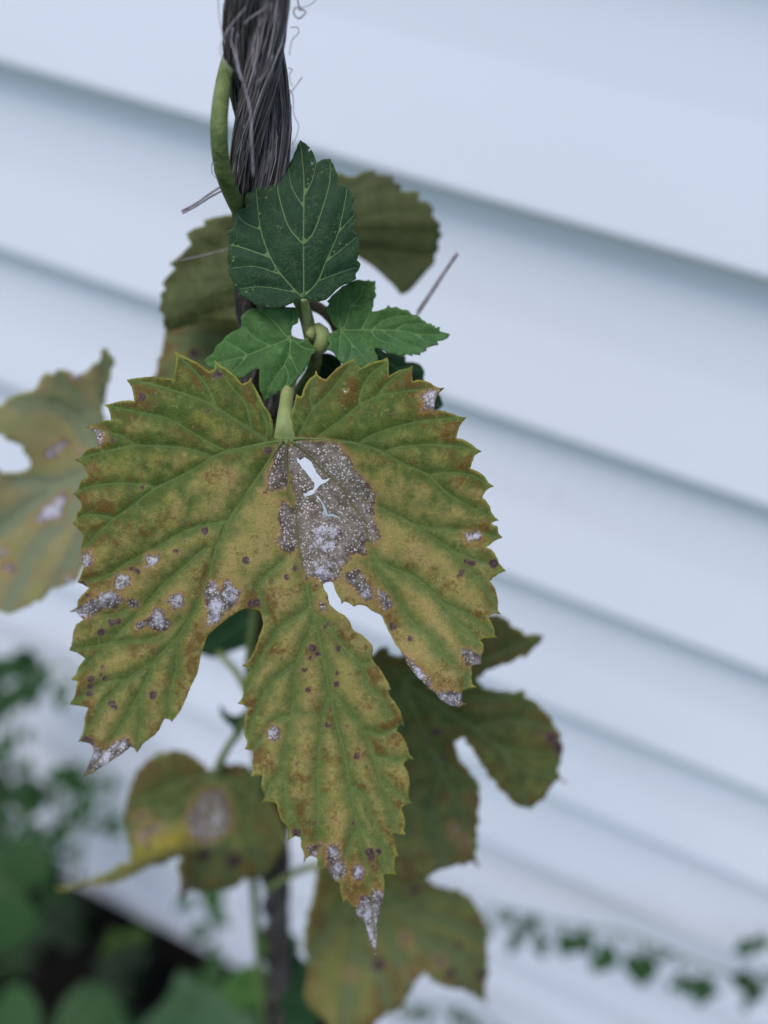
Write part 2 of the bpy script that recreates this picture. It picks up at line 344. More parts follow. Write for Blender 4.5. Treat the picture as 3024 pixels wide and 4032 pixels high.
for pts, z0, z1, w in [([(160, 458), (230, 420), (300, 372), (380, 320), (430, 300)], .141, .146, 9), ([(165, 470), (240, 430), (310, 385), (385, 345), (430, 330)], .141, .147, 8),
                       ([(1662, 690), (1600, 780), (1520, 905), (1440, 1025), (1360, 1130)], .152, .158, 13), ([(1658, 680), (1590, 780), (1510, 900), (1440, 1005)], .1522, .1578, 8),
                       ([(140, 728), (250, 705), (410, 665), (470, 655)], .158, .152, 4)]:
    p = spline(crop(pts, *C2), 6); zz = np.linspace(z0, z1, len(p)); MB().tube(at(p[:, 0], p[:, 1], zz), w*.5*z0/FPX, 6).build('loose_fibre', mat_straw, rope)

# ------------------------------------------------------------------ leaves
def seg_dist(P, A, B):
    d = B-A; t = np.clip(((P[:, None]-A[None])*d[None]).sum(2)/((d*d).sum(1)[None]+1e-9), 0, 1)
    q = A[None] + t[..., None]*d[None]; return np.sqrt(((P[:, None]-q)**2).sum(2))
def line_dist(P, polys, closed=False):
    best = np.full(len(P), 1e9); idx = np.zeros(len(P), int); frac = np.zeros(len(P))
    for k, L in enumerate(polys):
        L = np.asarray(L, float)
        if closed: L = np.vstack([L, L[:1]])
        for c in range(0, len(P), 6000):
            D = seg_dist(P[c:c+6000], L[:-1], L[1:]); m = D.min(1); am = D.argmin(1)
            u = m < best[c:c+6000]; best[c:c+6000][u] = m[u]; idx[c:c+6000][u] = k; frac[c:c+6000][u] = (am/max(1, len(L)-1))[u]
    return best, idx, frac
def inside(P, poly):
    x, y = P[:, 0], P[:, 1]; r = np.zeros(len(P), bool); q = np.roll(poly, 1, 0)
    for (x1, y1), (x2, y2) in zip(poly, q):
        if y1 == y2: continue
        r ^= ((y1 > y) != (y2 > y)) & (x < (x2-x1)*(y-y1)/(y2-y1)+x1)
    return r
def smooth_outline(P, n=3, jag=0.0, teeth=None):
    P = np.asarray(P, float); m = len(P); T = np.zeros_like(P)
    for i in range(m):
        a, b, c = P[i-1], P[i], P[(i+1) % m]; u, v = b-a, c-b
        lu, lv = np.linalg.norm(u)+1e-9, np.linalg.norm(v)+1e-9; cs = (u@v)/(lu*lv)
        if cs > .45: T[i] = (u/lu+v/lv)*.5
    o = []
    for i in range(m):
        b, c = P[i], P[(i+1) % m]; L = np.linalg.norm(c-b); tb, tc = T[i]*L, T[(i+1) % m]*L
        k = max(1, min(n+2, int(L/9)))
        if not tb.any(): tb = (c-b)
        if not tc.any(): tc = (c-b)
        for t in np.linspace(0, 1, k, endpoint=False):
            h = (2*t**3-3*t**2+1)*b+(t**3-2*t**2+t)*tb+(-2*t**3+3*t**2)*c+(t**3-t**2)*tc; o.append(h)
    o = np.array(o)
    if teeth:
        per, amp = teeth; Q = np.vstack([o, o[:1]]); L = np.concatenate([[0], np.cumsum(np.linalg.norm(np.diff(Q, axis=0), axis=1))]); m = int(L[-1]/(per/5)); t = np.linspace(0, L[-1], m, endpoint=False)
        o = np.stack([np.interp(t, L, Q[:, 0]), np.interp(t, L, Q[:, 1])], 1); tg = np.roll(o, -1, 0)-np.roll(o, 1, 0); tg /= np.linalg.norm(tg, axis=1)[:, None]+1e-9
        ar = np.sum(o[:, 0]*np.roll(o[:, 1], -1)-np.roll(o[:, 0], -1)*o[:, 1]); nrm = np.stack([tg[:, 1], -tg[:, 0]], 1)*(1 if ar > 0 else -1)
        ph = (t/per+.35*np.sin(t/per*.7)) % 1; o = o + nrm*(amp*(ph-.45)*(.6+.4*np.sin(t/per*1.9)))[:, None]
    if jag: o += rng.normal(0, jag, o.shape)
    return o
def make_leaf(outline, depth, mat, parent, veins=(), vwidth=9.0, holes=(), lesions=(), spots=(), step=14.0, pucker=.0005, region=None, vein_parts=None, vein_mat=None,
              thick=.00022, label=None, seed=0, jag=.8, name='leaf', curl=0.0, chalk=None, gold=None, teeth=None, puck_len=55.0):
    """outline/veins in photo pixels; depth(x, y) gives the leaf surface's distance."""
    out_ = smooth_outline(outline, 3, jag, teeth); holes = [smooth_outline(h, 3, 1.4) for h in holes]
    vs_ = [spline(v, 5) for v in veins]
    lo, hi = out_.min(0), out_.max(0); gx = np.arange(lo[0], hi[0], step); gy = np.arange(lo[1], hi[1], step*.866)
    G = np.array([(x + (step/2 if j % 2 else 0), y) for j, y in enumerate(gy) for x in gx]); G += rng.uniform(-step*.12, step*.12, G.shape)
    k = inside(G, out_)
    for h in holes: k &= ~inside(G, h)
    G = G[k]; ed, _, _ = line_dist(G, [out_]+holes, True); G = G[ed > step*.45]
    if vs_:
        vd, _, _ = line_dist(G, vs_); G = G[vd > step*.45]
    pts = [Vector(p) for p in out_]; edges = [(i, (i+1) % len(out_)) for i in range(len(out_))]
    for h in holes:
        b = len(pts); pts += [Vector(p) for p in h]; edges += [(b+i, b+(i+1) % len(h)) for i in range(len(h))]
    pts += [Vector(p) for p in G]
    for v in vs_:
        L = np.concatenate([[0], np.cumsum(np.linalg.norm(np.diff(v, axis=0), axis=1))]); t = np.linspace(0, L[-1], max(3, int(L[-1]/(step*.8))))
        v = np.stack([np.interp(t, L, v[:, 0]), np.interp(t, L, v[:, 1])], 1); kk = inside(v, out_)
        for h in holes: kk &= ~inside(v, h)
        ve, _, _ = line_dist(v, [out_]+holes, True); kk &= ve > 5
        last = None
        for q, ok in zip(v, kk):
            if ok:
                pts.append(Vector(q))
                if last is not None: edges.append((last, len(pts)-1))
                last = len(pts)-1
            else: last = None
    V2, _, F2, _, _, _ = delaunay_2d_cdt(pts, edges, [], 0, .5)
    V2 = np.array([tuple(v) for v in V2]); F2 = np.array([f for f in F2 if len(f) == 3])
    c = V2[F2].mean(1); keep = inside(c, out_)
    for h in holes: keep &= ~inside(c, h)
    F2 = F2[keep]
    used = np.unique(F2); rem = -np.ones(len(V2), int); rem[used] = np.arange(len(used)); V2 = V2[used]; F2 = rem[F2]
    a, b, cc = V2[F2[:, 0]], V2[F2[:, 1]], V2[F2[:, 2]]
    ar = (b[:, 0]-a[:, 0])*(cc[:, 1]-a[:, 1])-(b[:, 1]-a[:, 1])*(cc[:, 0]-a[:, 0]); F2[ar > 0] = F2[ar > 0][:, ::-1]
    ed, _, _ = line_dist(V2, [out_]+holes, True)
    if vs_: vd, vi, vf = line_dist(V2, vs_)
    else: vd = np.full(len(V2), 200.0); vi = np.zeros(len(V2), int); vf = np.zeros(len(V2))
    wv = np.array([vwidth if i < 6 else vwidth*.62 for i in range(max(1, len(vs_)))])[vi]*(1-.55*vf)
    x, y = V2[:, 0], V2[:, 1]; z = depth(x, y)
    z = z - pucker*(1-np.exp(-vd/puck_len)) + curl*np.exp(-ed/45.0)
    P = at(x, y, z)
    o = mesh_obj(name, P, F2, mat, parent)
    if label: o['label'] = label
    me = o.data
    def put(nm, val): me.attributes.new(nm, 'FLOAT', 'POINT').data.foreach_set('value', np.asarray(val, np.float32))
    lc = np.stack([x/1000, y/1000, np.full_like(x, seed*3.7)], 1).astype(np.float32)
    me.attributes.new('leafco', 'FLOAT_VECTOR', 'POINT').data.foreach_set('vector', lc.ravel())
    put('vein_distance', vd); put('edge_distance', ed); put('vein_width', wv)
    ls = np.full(len(V2), 200.0)
    for L in lesions:
        L = np.asarray(L, float); dd, _, _ = line_dist(V2, [L], True); ins = inside(V2, L); ls = np.minimum(ls, np.where(ins, -dd, dd))
    put('gold', gold(x, y) if gold else np.zeros(len(V2))); put('lesion', ls); put('chalk', chalk(x, y) if chalk else np.full(len(V2), .42))
    sp = np.full(len(V2), 200.0)
    for (sx, sy, sr) in spots: sp = np.minimum(sp, np.hypot(x-sx, y-sy)-sr)
    put('spot', sp); put('region', region(x, y) if region else np.full(len(V2), .5))
    if thick:
        md = o.modifiers.new('thickness', 'SOLIDIFY'); md.thickness = thick; md.offset = -1
    if vein_parts:
        for i in range(vein_parts):
            mb = MB()
            grp = [vs_[i]]
            L = grp[0]; kk = inside(L, out_)
            for h in holes: kk &= ~inside(L, h)
            L = L[kk]
            if len(L) < 4: continue
            zz = depth(L[:, 0], L[:, 1]) - .00003; tt = np.linspace(0, 1, len(L)); r = vwidth*.26*zz/FPX*((1-.75*tt) + 4.0*np.exp(-tt/.035))
            mb.tube(at(L[:, 0], L[:, 1], zz), r, 5); vo = mb.build('vein', vein_mat, o); dl = np.full(len(L), 99.0)
            for q in lesions:
                q = np.asarray(q, float); dd, _, _ = line_dist(L, [q], True); dl = np.minimum(dl, np.where(inside(L, q), -dd, dd))
            vo.data.attributes.new('dead', 'FLOAT', 'POINT').data.foreach_set('value', np.repeat(np.clip(.5-dl/16, 0, 1), 5).astype(np.float32))
    return o
def petiole(pts, depths, width, mat, parent, name='petiole', flat=None):
    p = spline(np.array([(x, y, z) for (x, y), z in zip(pts, depths)]), 6)
    w = np.interp(np.linspace(0, 1, len(p)), np.linspace(0, 1, len(width)), width)*.5*p[:, 2]/FPX
    V, Fc = tube_geo(at(p[:, 0], p[:, 1], p[:, 2]), w, 16 if flat else 10)
    if flat:                           # the stalk spreads and flattens where it joins the blade
        Q = np.array(V)-CAMP; z = Q@CF; x = W/2+FPX*(Q@CR)/z; y = H/2-FPX*(Q@CU)/z; k = np.clip((y-1600)/130, 0, 1); k = k*k*(3-2*k)
        sf = flat(x, y); V = at(x, y, z + (sf-.0002+.0007*np.clip((y-1715)/28, 0, 1)-z)*k*.9)
    return mesh_obj(name, V, Fc, mat, parent)

mat_stem = simple_mat('green_stem', (.075, .112, .030), (.150, .175, .058), 420, .6, .7, .0008, detail=8)
mat_pet = simple_mat('pale_petiole', (.17, .205, .062), (.235, .26, .095), 400, .5, .2, .0003)
mat_petb = simple_mat('brown_petiole', (.13, .085, .05), (.19, .14, .07), 300, .55)
def vein_mat_(name, c1, c2):
    N = NT(name); co = N.n('ShaderNodeTexCoord').outputs['Object']; col = N.mix(N.ramp(N.noise(co, 500.0), .35, .65), c1, c2)
    col = N.mix(N.attr('dead').outputs['Fac'], col, (.085, .072, .034)); p = N.n('ShaderNodeBsdfPrincipled', ins={'Base Color': col, 'Roughness': .55, 'Specular IOR Level': .2}); N.t.links.new(p.outputs[0], N.out.inputs[0]); return N.m
mat_vein = vein_mat_('leaf_vein', (.078, .118, .024), (.135, .175, .045))
mat_veing = vein_mat_('fresh_leaf_vein', (.11, .19, .05), (.16, .24, .075))
mat_main = leaf_mat('yellowing_leaf', (.068, .112, .016), (.345, .245, .085), yellow=(.21, .18, .018), brown=(.118, .052, .011), vein=(.135, .185, .05), rim=(.26, .25, .04), tan_lo=.41, tan_hi=.585, brown_amt=.85, vein_amt=.4, vein_green=.85, seed=1.3, dark_vein=.5)
mat_top = leaf_mat('dark_green_leaf', (.013, .042, .013), (.036, .066, .016), brown=(.05, .07, .03), vein=(.20, .28, .10), rim=(.10, .17, .06), tan_amt=.35, brown_amt=.15, vein_amt=.5, rim_amt=.25, speck=.3, seed=4.1, trans=.10, rough=.55, net_amt=.25)
mat_small = leaf_mat('fresh_green_leaf', (.046, .118, .022), (.075, .155, .034), brown=(.10, .16, .04), vein=(.20, .34, .11), rim=(.11, .21, .06), tan_amt=.5, brown_amt=.15, vein_amt=.4, rim_amt=.3, seed=7.7, trans=.2, rough=.5, net_amt=.4)
mat_olive = leaf_mat('olive_leaf', (.068, .090, .024), (.150, .140, .045), brown=(.105, .075, .03), vein=(.12, .125, .045), rim=(.18, .17, .05), tan_amt=.75, brown_amt=.3, vein_amt=.4, seed=11.0, trans=.2)
mat_back = leaf_mat('greenish_leaf', (.080, .112, .026), (.225, .19, .055), brown=(.135, .078, .026), vein=(.17, .19, .07), rim=(.24, .23, .05), tan_amt=.85, brown_amt=.85, vein_amt=.5, seed=15.0, trans=.25)
mat_pale = leaf_mat('pale_worn_leaf', (.115, .15, .05), (.29, .24, .105), brown=(.23, .16, .075), vein=(.22, .25, .11), tan_amt=.95, brown_amt=.4, tan_lo=.36, tan_hi=.56, seed=19.0, trans=.25)
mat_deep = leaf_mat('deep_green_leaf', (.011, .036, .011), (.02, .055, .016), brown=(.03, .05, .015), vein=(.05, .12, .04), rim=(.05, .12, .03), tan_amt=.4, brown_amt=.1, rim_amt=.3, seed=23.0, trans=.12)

vine = empty('hop_vine', on_z(1250., 4550., .0), 'hop vine with yellowing blotched leaves twining up the rope', 'vine')
# stem: beside the rope at the top, behind the leaves, down along the rope
sp_ = [(1130, -260, .136), (1060, -60, .1345), (975, 90, .1335), (905, 230, .1285), (872, 380, .1245), (862, 520, .1235), (876, 660, .1275), (915, 770, .1345), (975, 880, .1425), (1080, 1020, .1425), (1180, 1180, .1425), (1222, 1320, .1435), (1235, 1450, .150), (1130, 1620, .160),
       (1050, 1900, .170), (1020, 2300, .192), (985, 2600, .207), (1000, 2850, .218), (1015, 3100, .232), (985, 3350, .262), (1000, 3500, .28), (1015, 3720, .302), (1030, 3900, .325), (1060, 4080, .36), (1200, 4300, .45), (1150, 4600, .75), (1120, 4800, 1.1)]
p = spline(sp_, 8); r = np.interp(p[:, 1], [0, 230, 500, 1000, 2000, 4800], [25, 34, 41, 36, 25, 22])*p[:, 2]/FPX; r = np.clip(r*.86, .0011, .00138)
MB().tube(at(p[:, 0], p[:, 1], p[:, 2]), r, 14).build('stem', mat_stem, vine)

# ---- the big spotted leaf
R3 = (250, 1350, 1.659); R4 = (1000, 1350, 1.659); R5 = (250, 2150, 1.659); R6 = (900, 2150, 1.508); R7 = (900, 2900, 1.508); RC = (1000, 1700, 2.765)
o4 = [(255,615),(235,560),(240,480),(262,400),(272,352),(278,335),(300,350),(315,345),(325,305),(345,262),(375,225),(398,205),(404,178),(418,208),(445,228),(472,238),(500,208),(545,165),(600,130),(640,112),(655,97),(660,120),(675,145),(700,165),(740,140),(790,122),(840,112),(872,95),(876,120),(878,160),(882,215),(905,200),(950,180),(1000,165),(1025,155),(1036,142),(1036,170),(1034,215),(1038,250),(1070,240),(1110,245),(1160,265),(1195,290),(1245,293),(1215,320),(1195,350),(1180,400),(1178,438),(1215,438),(1260,450),(1310,468),(1350,482),(1386,485),(1365,510),(1345,540),(1330,585),(1320,625),(1355,628),(1395,645),(1430,670),(1455,692),(1490,710),(1455,725),(1430,765),(1412,825),(1440,832),(1480,855),(1510,880),(1535,915),(1570,940),(1540,945),(1510,975),(1490,1012),(1515,1030),(1540,1070),(1560,1125),(1600,1160),(1575,1165),(1550,1182),(1590,1200),(1600,1250),(1625,1272),(1590,1285),(1545,1315),(1520,1335),(1550,1348)]
o6 = [(1590,60),(1605,100),(1645,147),(1600,170),(1548,212),(1570,235),(1590,280),(1600,340),(1600,385),(1618,402),(1580,400),(1540,415),(1560,450),(1578,500),(1582,530),(1602,542),(1570,545),(1520,548),(1490,560),(1510,585),(1512,620),(1500,660),(1497,705),(1470,700),(1440,715),(1443,750),(1445,800),(1452,828),(1475,838),(1430,848),(1390,860),(1385,900),(1390,930),(1412,938),(1370,955),(1320,948),(1280,925),(1245,900),(1228,870),(1190,850),(1150,805),(1100,755),(1065,705),(1040,655),(1010,605),(985,570),(960,520),(930,460),(905,410),(880,398),(850,385),(820,360),(790,352),(760,352),(745,362),(735,355),(710,335),(690,330),(670,345),(668,325),(655,300),(645,285),(630,255),(620,220),(605,212),(580,215),(560,228),(565,250),(590,300),(600,345),(640,385),(690,415),(720,445),(735,490),(750,508),(790,525),(830,565),(855,595),(858,620),(848,655),(862,685),(890,720),(930,780),(948,815),(965,855),(950,858),(960,900),(990,935),(1015,975),(1030,1015),(1048,1070),(1020,1068),(995,1095),(1025,1120),(1050,1165),(1065,1205),(1080,1245)]
o7 = [(1100,135),(1060,140),(1037,165),(1060,200),(1075,260),(1072,320),(1070,370),(1090,400),(1055,405),(1025,420),(1040,470),(1050,520),(1040,560),(1055,588),(1030,585),(972,570),(985,610),(995,660),(1005,700),(1015,718),(990,710),(985,740),(985,790),(997,825),(970,815),(915,820),(925,850),(925,900),(920,935),(915,980),(900,1030),(885,1090),(880,1130),(880,1200),(875,1310),(850,1240),(830,1190),(815,1120),(800,1085),(770,1075),(752,1050),(760,1010),(745,1022),(720,990),(700,965),(678,998),(675,960),(660,915),(665,880),(640,860),(600,810),(580,780),(540,805),(530,770),(525,720),(500,710),(470,715),(447,747),(448,700),(430,640),(425,600),(400,590),(375,605),(352,620),(355,580),(350,540),(320,500),(295,450),(285,400),(255,388),(195,397),(215,360),(195,300),(193,260),(205,235),(132,237),(145,200),(137,150),(145,110),(140,85),(95,75)]
o6b = [(110,1170),(95,1120),(93,1060),(100,1000),(120,965),(90,945),(52,935),(75,910),(85,880),(92,820),(110,770),(130,735),(110,722),(82,712),(110,690),(140,650),(160,600),(175,560),(195,500),(205,460),(200,430),(190,395)]
o5 = [(1260,416),(1200,410),(1150,425),(1100,455),(1040,500),(985,545),(940,590),(920,640),(900,700),(885,770),(870,840),(840,900),(810,970),(780,1040),(750,1090),(720,1130),(705,1150),(695,1135),(660,1130),(640,1170),(610,1220),(560,1260),(510,1300),(480,1352),(465,1325),(435,1310),(400,1345),(340,1385),(270,1430),(200,1475),(125,1510),(150,1460),(175,1400),(195,1345),(185,1300),(150,1285),(95,1278),(120,1235),(135,1180),(140,1120),(160,1055),(110,1045),(40,1035),(65,1000),(80,950),(85,910),(95,890),(48,868),(80,840),(100,790),(145,735),(90,700),(38,683),(55,640),(65,560),(90,505),(130,480),(100,450),(80,430),(42,433),(90,395),(90,360),(120,320),(165,275),(135,255),(92,237),(112,195)]
o3 = [(133,1460),(120,1390),(115,1330),(125,1290),(130,1260),(100,1220),(55,1178),(80,1150),(90,1110),(120,1065),(115,1040),(90,1010),(60,985),(95,960),(105,920),(130,890),(160,875),(150,840),(120,790),(75,763),(110,750),(140,710),(190,685),(230,670),(220,640),(205,590),(180,565),(140,553),(190,535),(240,512),(310,505),(300,450),(285,420),(265,405),(320,395),(370,378),(420,375),(462,382),(455,330),(445,290),(410,240),(460,235),(520,225),(600,222),(660,228),(722,238),(722,190),(735,130),(735,95),(725,60),(765,80),(820,105),(870,130),(920,165),(950,188),(985,170),(990,150),(988,115),(1020,145),(1070,175),(1120,215),(1145,245),(1165,265),(1205,252),(1225,228),(1235,260),(1260,310),(1285,360),(1310,410),(1345,460),(1365,520),(1368,580),(1362,612),(1390,628)]
main_out = np.vstack([crop(o4, *R4), crop(o6, *R6), crop(o7, *R7), crop(o6b, *R6), crop(o5, *R5), crop(o3, *R3)])
def vj(*parts): return np.vstack([crop(q, *R) for q, R in parts])
mv = [
 vj(([(1440,640),(1330,655),(1200,680),(1070,710),(980,745),(870,815),(750,880),(610,945),(520,1010),(420,1090),(330,1150),(200,1270),(150,1330)], R3)),
 vj(([(1425,645),(1340,780),(1230,940),(1185,1010),(1080,1160),(1030,1280)], R3), ([(985,60),(910,330),(740,600),(600,745),(540,880),(480,990),(320,1270),(150,1485)], R5)),
 vj(([(212,630),(215,800),(235,950),(270,1080),(285,1250),(310,1450)], R4), ([(460,210),(490,380),(540,560),(600,870),(640,1050),(690,1240)], R6), ([(715,280),(745,430),(765,530),(800,700),(840,900),(868,1200)], R7)),
 vj(([(235,628),(350,730),(480,860),(560,930),(620,1030),(720,1160),(750,1300),(790,1400)], R4), ([(900,100),(1000,140),(1140,210),(1260,330),(1350,450),(1410,560),(1430,700),(1400,930)], R6)),
 vj(([(250,625),(400,628),(540,640),(680,660),(830,710),(960,785),(1135,865),(1260,980),(1390,1060),(1500,1110),(1590,1158)], R4)),
]
sec3 = [[(1330,640),(1230,570),(1010,430),(870,360),(560,265),(420,245)],[(1070,710),(930,640),(800,560),(680,495),(500,455),(290,412)],[(980,745),(800,690),(560,670),(475,665),(380,610),(250,572)],[(475,665),(250,715),(95,755)],[(610,945),(450,920),(300,920),(150,945),(72,985)],[(330,1150),(260,1130),(140,1125),(65,1177)],
 [(1000,420),(930,270),(820,150),(735,75)],[(1230,570),(1190,400),(1090,280),(993,130)],[(1075,1165),(920,1190),(770,1240),(600,1340),(430,1430),(280,1520),(140,1560)],[(1310,630),(1330,560),(1290,420),(1230,250)]]
sec5 = [[(930,10),(770,150),(640,265),(520,400),(330,600),(150,780),(60,865)],[(770,480),(600,600),(400,620),(50,680)],[(600,745),(420,870),(290,990),(200,1130),(110,1270)],[(740,600),(735,800),(690,1000),(700,1140)],[(515,930),(500,1200),(480,1340)],[(1520,20),(1440,90),(1280,250),(1290,330),(1320,450)],[(450,410),(300,450),(60,432)],[(420,870),(250,900),(60,1030)]]
sec6 = [[(490,370),(400,420),(300,490),(230,600),(150,730),(100,860)],[(500,390),(490,480),(405,690),(375,990),(345,1130),(330,1320),(338,1500)],[(405,690),(290,780),(200,900),(110,1150)],[(375,1010),(280,1040),(150,1200)],[(500,400),(560,440),(700,620),(780,700),(830,830),(900,900),(960,1010)],[(610,870),(570,960),(545,1130),(530,1330),(535,1500)],[(610,870),(700,960),(790,1080),(860,1250),(900,1400),(960,1540),(990,1690)],
 [(870,80),(930,210),(1040,390),(1110,470),(1200,550),(1330,700)],[(1260,330),(1400,400),(1590,535)],[(1350,450),(1420,500),(1500,620)],[(780,700),(850,690)],[(790,1080),(900,1120),(1040,1060)],[(860,1250),(980,1270),(1090,1265)]]
sec7 = [[(338,370),(350,450),(352,570)],[(335,190),(250,290),(205,390)],[(535,340),(530,500),(540,790)],[(720,290),(800,350),(840,450),(900,600),(990,815)],[(750,450),(800,560),(890,640),(920,800)],[(765,540),(720,640),(660,870)],[(345,400),(400,500),(447,735)],[(920,260),(990,330),(1085,398)]]
sec4 = [[(400,625),(560,510),(690,405),(800,355),(960,320),(1200,300)],[(690,405),(700,320),(760,210),(860,130),(870,105)],[(290,620),(330,530),(385,430),(470,350),(560,240),(650,110)],[(330,525),(290,480),(255,400)],[(385,440),(365,340),(402,190)],[(680,660),(780,600),(1000,530),(1200,500),(1375,486)],[(850,710),(960,680),(1150,665),(1350,680),(1480,709)],[(1135,865),(1230,850),(1400,860),(1560,938)],
 [(690,1010),(820,1075),(970,1150),(1120,1240),(1280,1345),(1400,1470),(1500,1590),(1590,1720),(1620,1760)],[(960,1140),(1060,1190),(1180,1210),(1400,1230),(1610,1270)],[(800,355),(900,240),(1030,150)],[(1280,1345),(1400,1400),(1640,1480)]]
for R_, S_ in ((R3, sec3), (R5, sec5), (R6, sec6), (R7, sec7), (R4, sec4)): mv += [crop(q, *R_) for q in S_]
les = [crop([(310,95),(350,120),(430,170),(500,90),(560,85),(700,100),(830,115),(900,145),(960,200),(1010,260),(1060,330),(1060,400),(1150,470),(1230,560),(1290,640),(1310,720),(1290,800),(1300,880),(1310,980),(1370,1150),(1310,1230),(1250,1170),(1210,1200),(1215,1330),(1100,1320),(1060,1340),(1030,1420),(960,1460),(930,1560),(870,1610),(760,1640),(730,1660),(690,1600),(630,1560),(570,1610),(545,1510),(510,1380),(480,1250),(370,1330),(320,1300),(240,1190),(290,1100),(270,1000),(280,870),(300,760),(360,800),(440,830),(470,690),(400,560),(430,470),(370,430),(350,600),(230,630),(110,660),(150,600),(150,450),(210,380),(220,250),(290,110)], *RC)]
for R_, S_ in ((R5, [[(955,235),(1000,250),(1020,320),(1040,225),(1085,225),(1110,280),(1160,290),(1130,370),(1070,420),(1020,480),(960,520),(930,520),(950,420),(915,320)],[(700,330),(770,305),(785,380),(720,410),(680,370)],[(480,510),(560,470),(600,400),(650,430),(700,510),(670,550),(600,550),(550,520),(490,550)],[(50,430),(110,390),(200,350),(240,310),(320,290),(385,350),(350,410),(300,400),(220,420),(200,455),(130,470)],[(330,240),(360,190),(420,190),(435,250),(380,290),(340,290)],[(420,335),(475,355),(480,390),(440,385)],[(548,62),(625,58),(622,102),(572,132),(540,140)],[(120,55),(175,38),(187,100),(150,145),(118,115)],[(180,1330),(200,1300),(240,1340),(300,1310),(350,1275),(430,1262),(445,1312),(340,1395),(115,1520)]]),
  (R6, [[(228,1090),(270,1072),(312,1100),(282,1158),(238,1142)],[(1385,615),(1430,618),(1510,650),(1505,712),(1420,705),(1390,660)],[(1030,640),(1060,660),(1130,720),(1190,790),(1200,850),(1240,870),(1300,860),(1385,885),(1400,940),(1320,955),(1240,910),(1190,858),(1100,765),(1045,695)],[(690,170),(760,130),(800,170),(840,250),(865,325),(800,315),(750,245),(690,205)],[(878,248),(935,290),(975,352),(930,380),(898,340)],[(540,330),(575,340),(580,400),(545,385)]]),
  (R7, [[(585,648),(645,645),(655,720),(700,780),(680,842),(630,862),(595,805)],[(738,780),(770,758),(808,800),(772,852),(733,832)],[(470,660),(545,640),(532,692),(475,715)],[(755,1015),(800,940),(840,960),(870,895),(915,940),(905,1030),(890,1090),(890,1200),(875,1320),(825,1190),(795,1090),(750,1065)]]),
  (R4, [[(1090,340),(1150,318),(1205,312),(1197,350),(1182,440),(1108,428),(1120,390)],[(1378,1250),(1475,1232),(1480,1282),(1400,1292)]]), (R3, [[(183,568),(255,578),(262,622),(232,668),(203,590)]])):
    les += [crop(q, *R_) for q in S_]
spots = []
for R_, S_ in ((R6, [(500,605,26),(528,640,18),(487,660,18),(445,735,18),(470,853,16),(652,610,18),(630,577,10),(572,478,15),(648,755,12),(640,820,18),(585,1065,18),(710,1075,12),(760,1250,20),(403,1297,12),(600,970,9),(100,85,18),(345,185,18),(400,130,20),(975,475,24),(1080,550,18),(1410,92,16),(1448,98,16),(1385,155,18),(1365,180,12),(130,342,20),(165,335,22),(1570,105,30),(600,455,8),(520,235,9),(590,310,9)]),
  (R5, [(245,565,26),(310,500,22),(355,490,22),(255,790,16),(180,870,24),(172,915,22),(272,862,22),(172,962,24),(240,840,12),(315,1030,22),(335,1055,16),(585,965,24),(583,990,16),(440,145,16),(485,168,16),(735,30,13),(155,320,14),(1190,97,20),(130,245,22),(1225,380,24),(1265,365,22),(660,885,10),(140,1262,26),(175,1275,24)]),
  (R3, [(515,355,26),(1000,205,26),(1020,210,20),(940,445,14),(515,945,17),(1335,700,26),(320,640,15),(925,1230,24),(795,1298,9),(600,400,8)]),
  (R4, [(925,472,14),(705,448,9),(870,220,12),(1405,1430,18),(1435,1440,16),(1435,980,8),(1225,305,14),(1200,345,10)]),
  (R7, [(405,570,26),(510,515,9),(735,515,12),(840,690,28),(845,720,22),(860,775,10),(890,680,22),(880,370,10),(390,465,8),(520,650,16)])):
    spots += [(R_[0]+a/R_[2], R_[1]+b/R_[2], c/R_[2]) for a, b, c in S_]
hole = crop([(412,312),(470,330),(465,272),(500,310),(555,280),(580,290),(660,380),(680,440),(760,530),(820,505),(818,522),(700,600),(660,650),(640,685),(545,705),(535,690),(580,650),(640,630),(660,580),(590,470),(520,390),(480,340)], *RC)
tear = crop([(672,690),(700,705),(755,780),(790,850),(802,895),(885,903),(960,985),(885,922),(800,918),(772,890),(756,830),(728,765)], *RC)
tiny = crop([(585,300),(600,312),(612,310),(600,322),(590,318)], *R4)
JX, JY = 1130., 1735.
def main_depth(x, y):
    u, v = (x-JX)/1000, (y-JY)/1000
    z = .1360 + .0042*v + .0010*v*v + .0030*u*u + .0016*np.abs(u)
    z = z + .0010*np.sin(3.1*u+1.7*v+.4) + .0006*np.sin(7.3*v-2.9*u)
    z = z + .0035*np.exp(-((y-1420)/180)**2)*0.5                        # upper lobes lean back
    z = z + .0022*np.exp(-(((x-1560)/170)**2+((y-2450)/170)**2))        # fold beside the torn sinus
    # each toothed lobe domes between its veins
    return z
def main_region(x, y):
    u, v = (x-JX)/1000, (y-JY)/1000
    r = .36 + .30*np.clip(v/1.1, -0.6, 1) + .22*np.exp(-((u/.5)**2+((v-.45)/.5)**2))
    r = r + .16*np.clip((u-.15)/.5, 0, 1)*np.clip(v/.6+.2, 0, 1); return np.clip(r, 0, 1)
def main_chalk(x, y):
    big_ = np.exp(-(((x-1260)/260)**2+((y-1980)/330)**2)**2); c = .62 - .56*big_
    c = c + .55*np.exp(-(((x-1280)/70)**2+((y-2110)/110)**2)) + .5*np.exp(-(((x-1270)/40)**2+((y-2270)/40)**2)); return np.clip(c, 0, 1)
leaf = make_leaf(main_out, main_depth, mat_main, vine, mv, 9.5, [hole, tear, tiny], les, spots, 11.0, .00095, main_region, 5, mat_vein,
                 label='large yellowing leaf with a torn grey dead patch below its stalk', seed=1, puck_len=42.0, chalk=main_chalk)
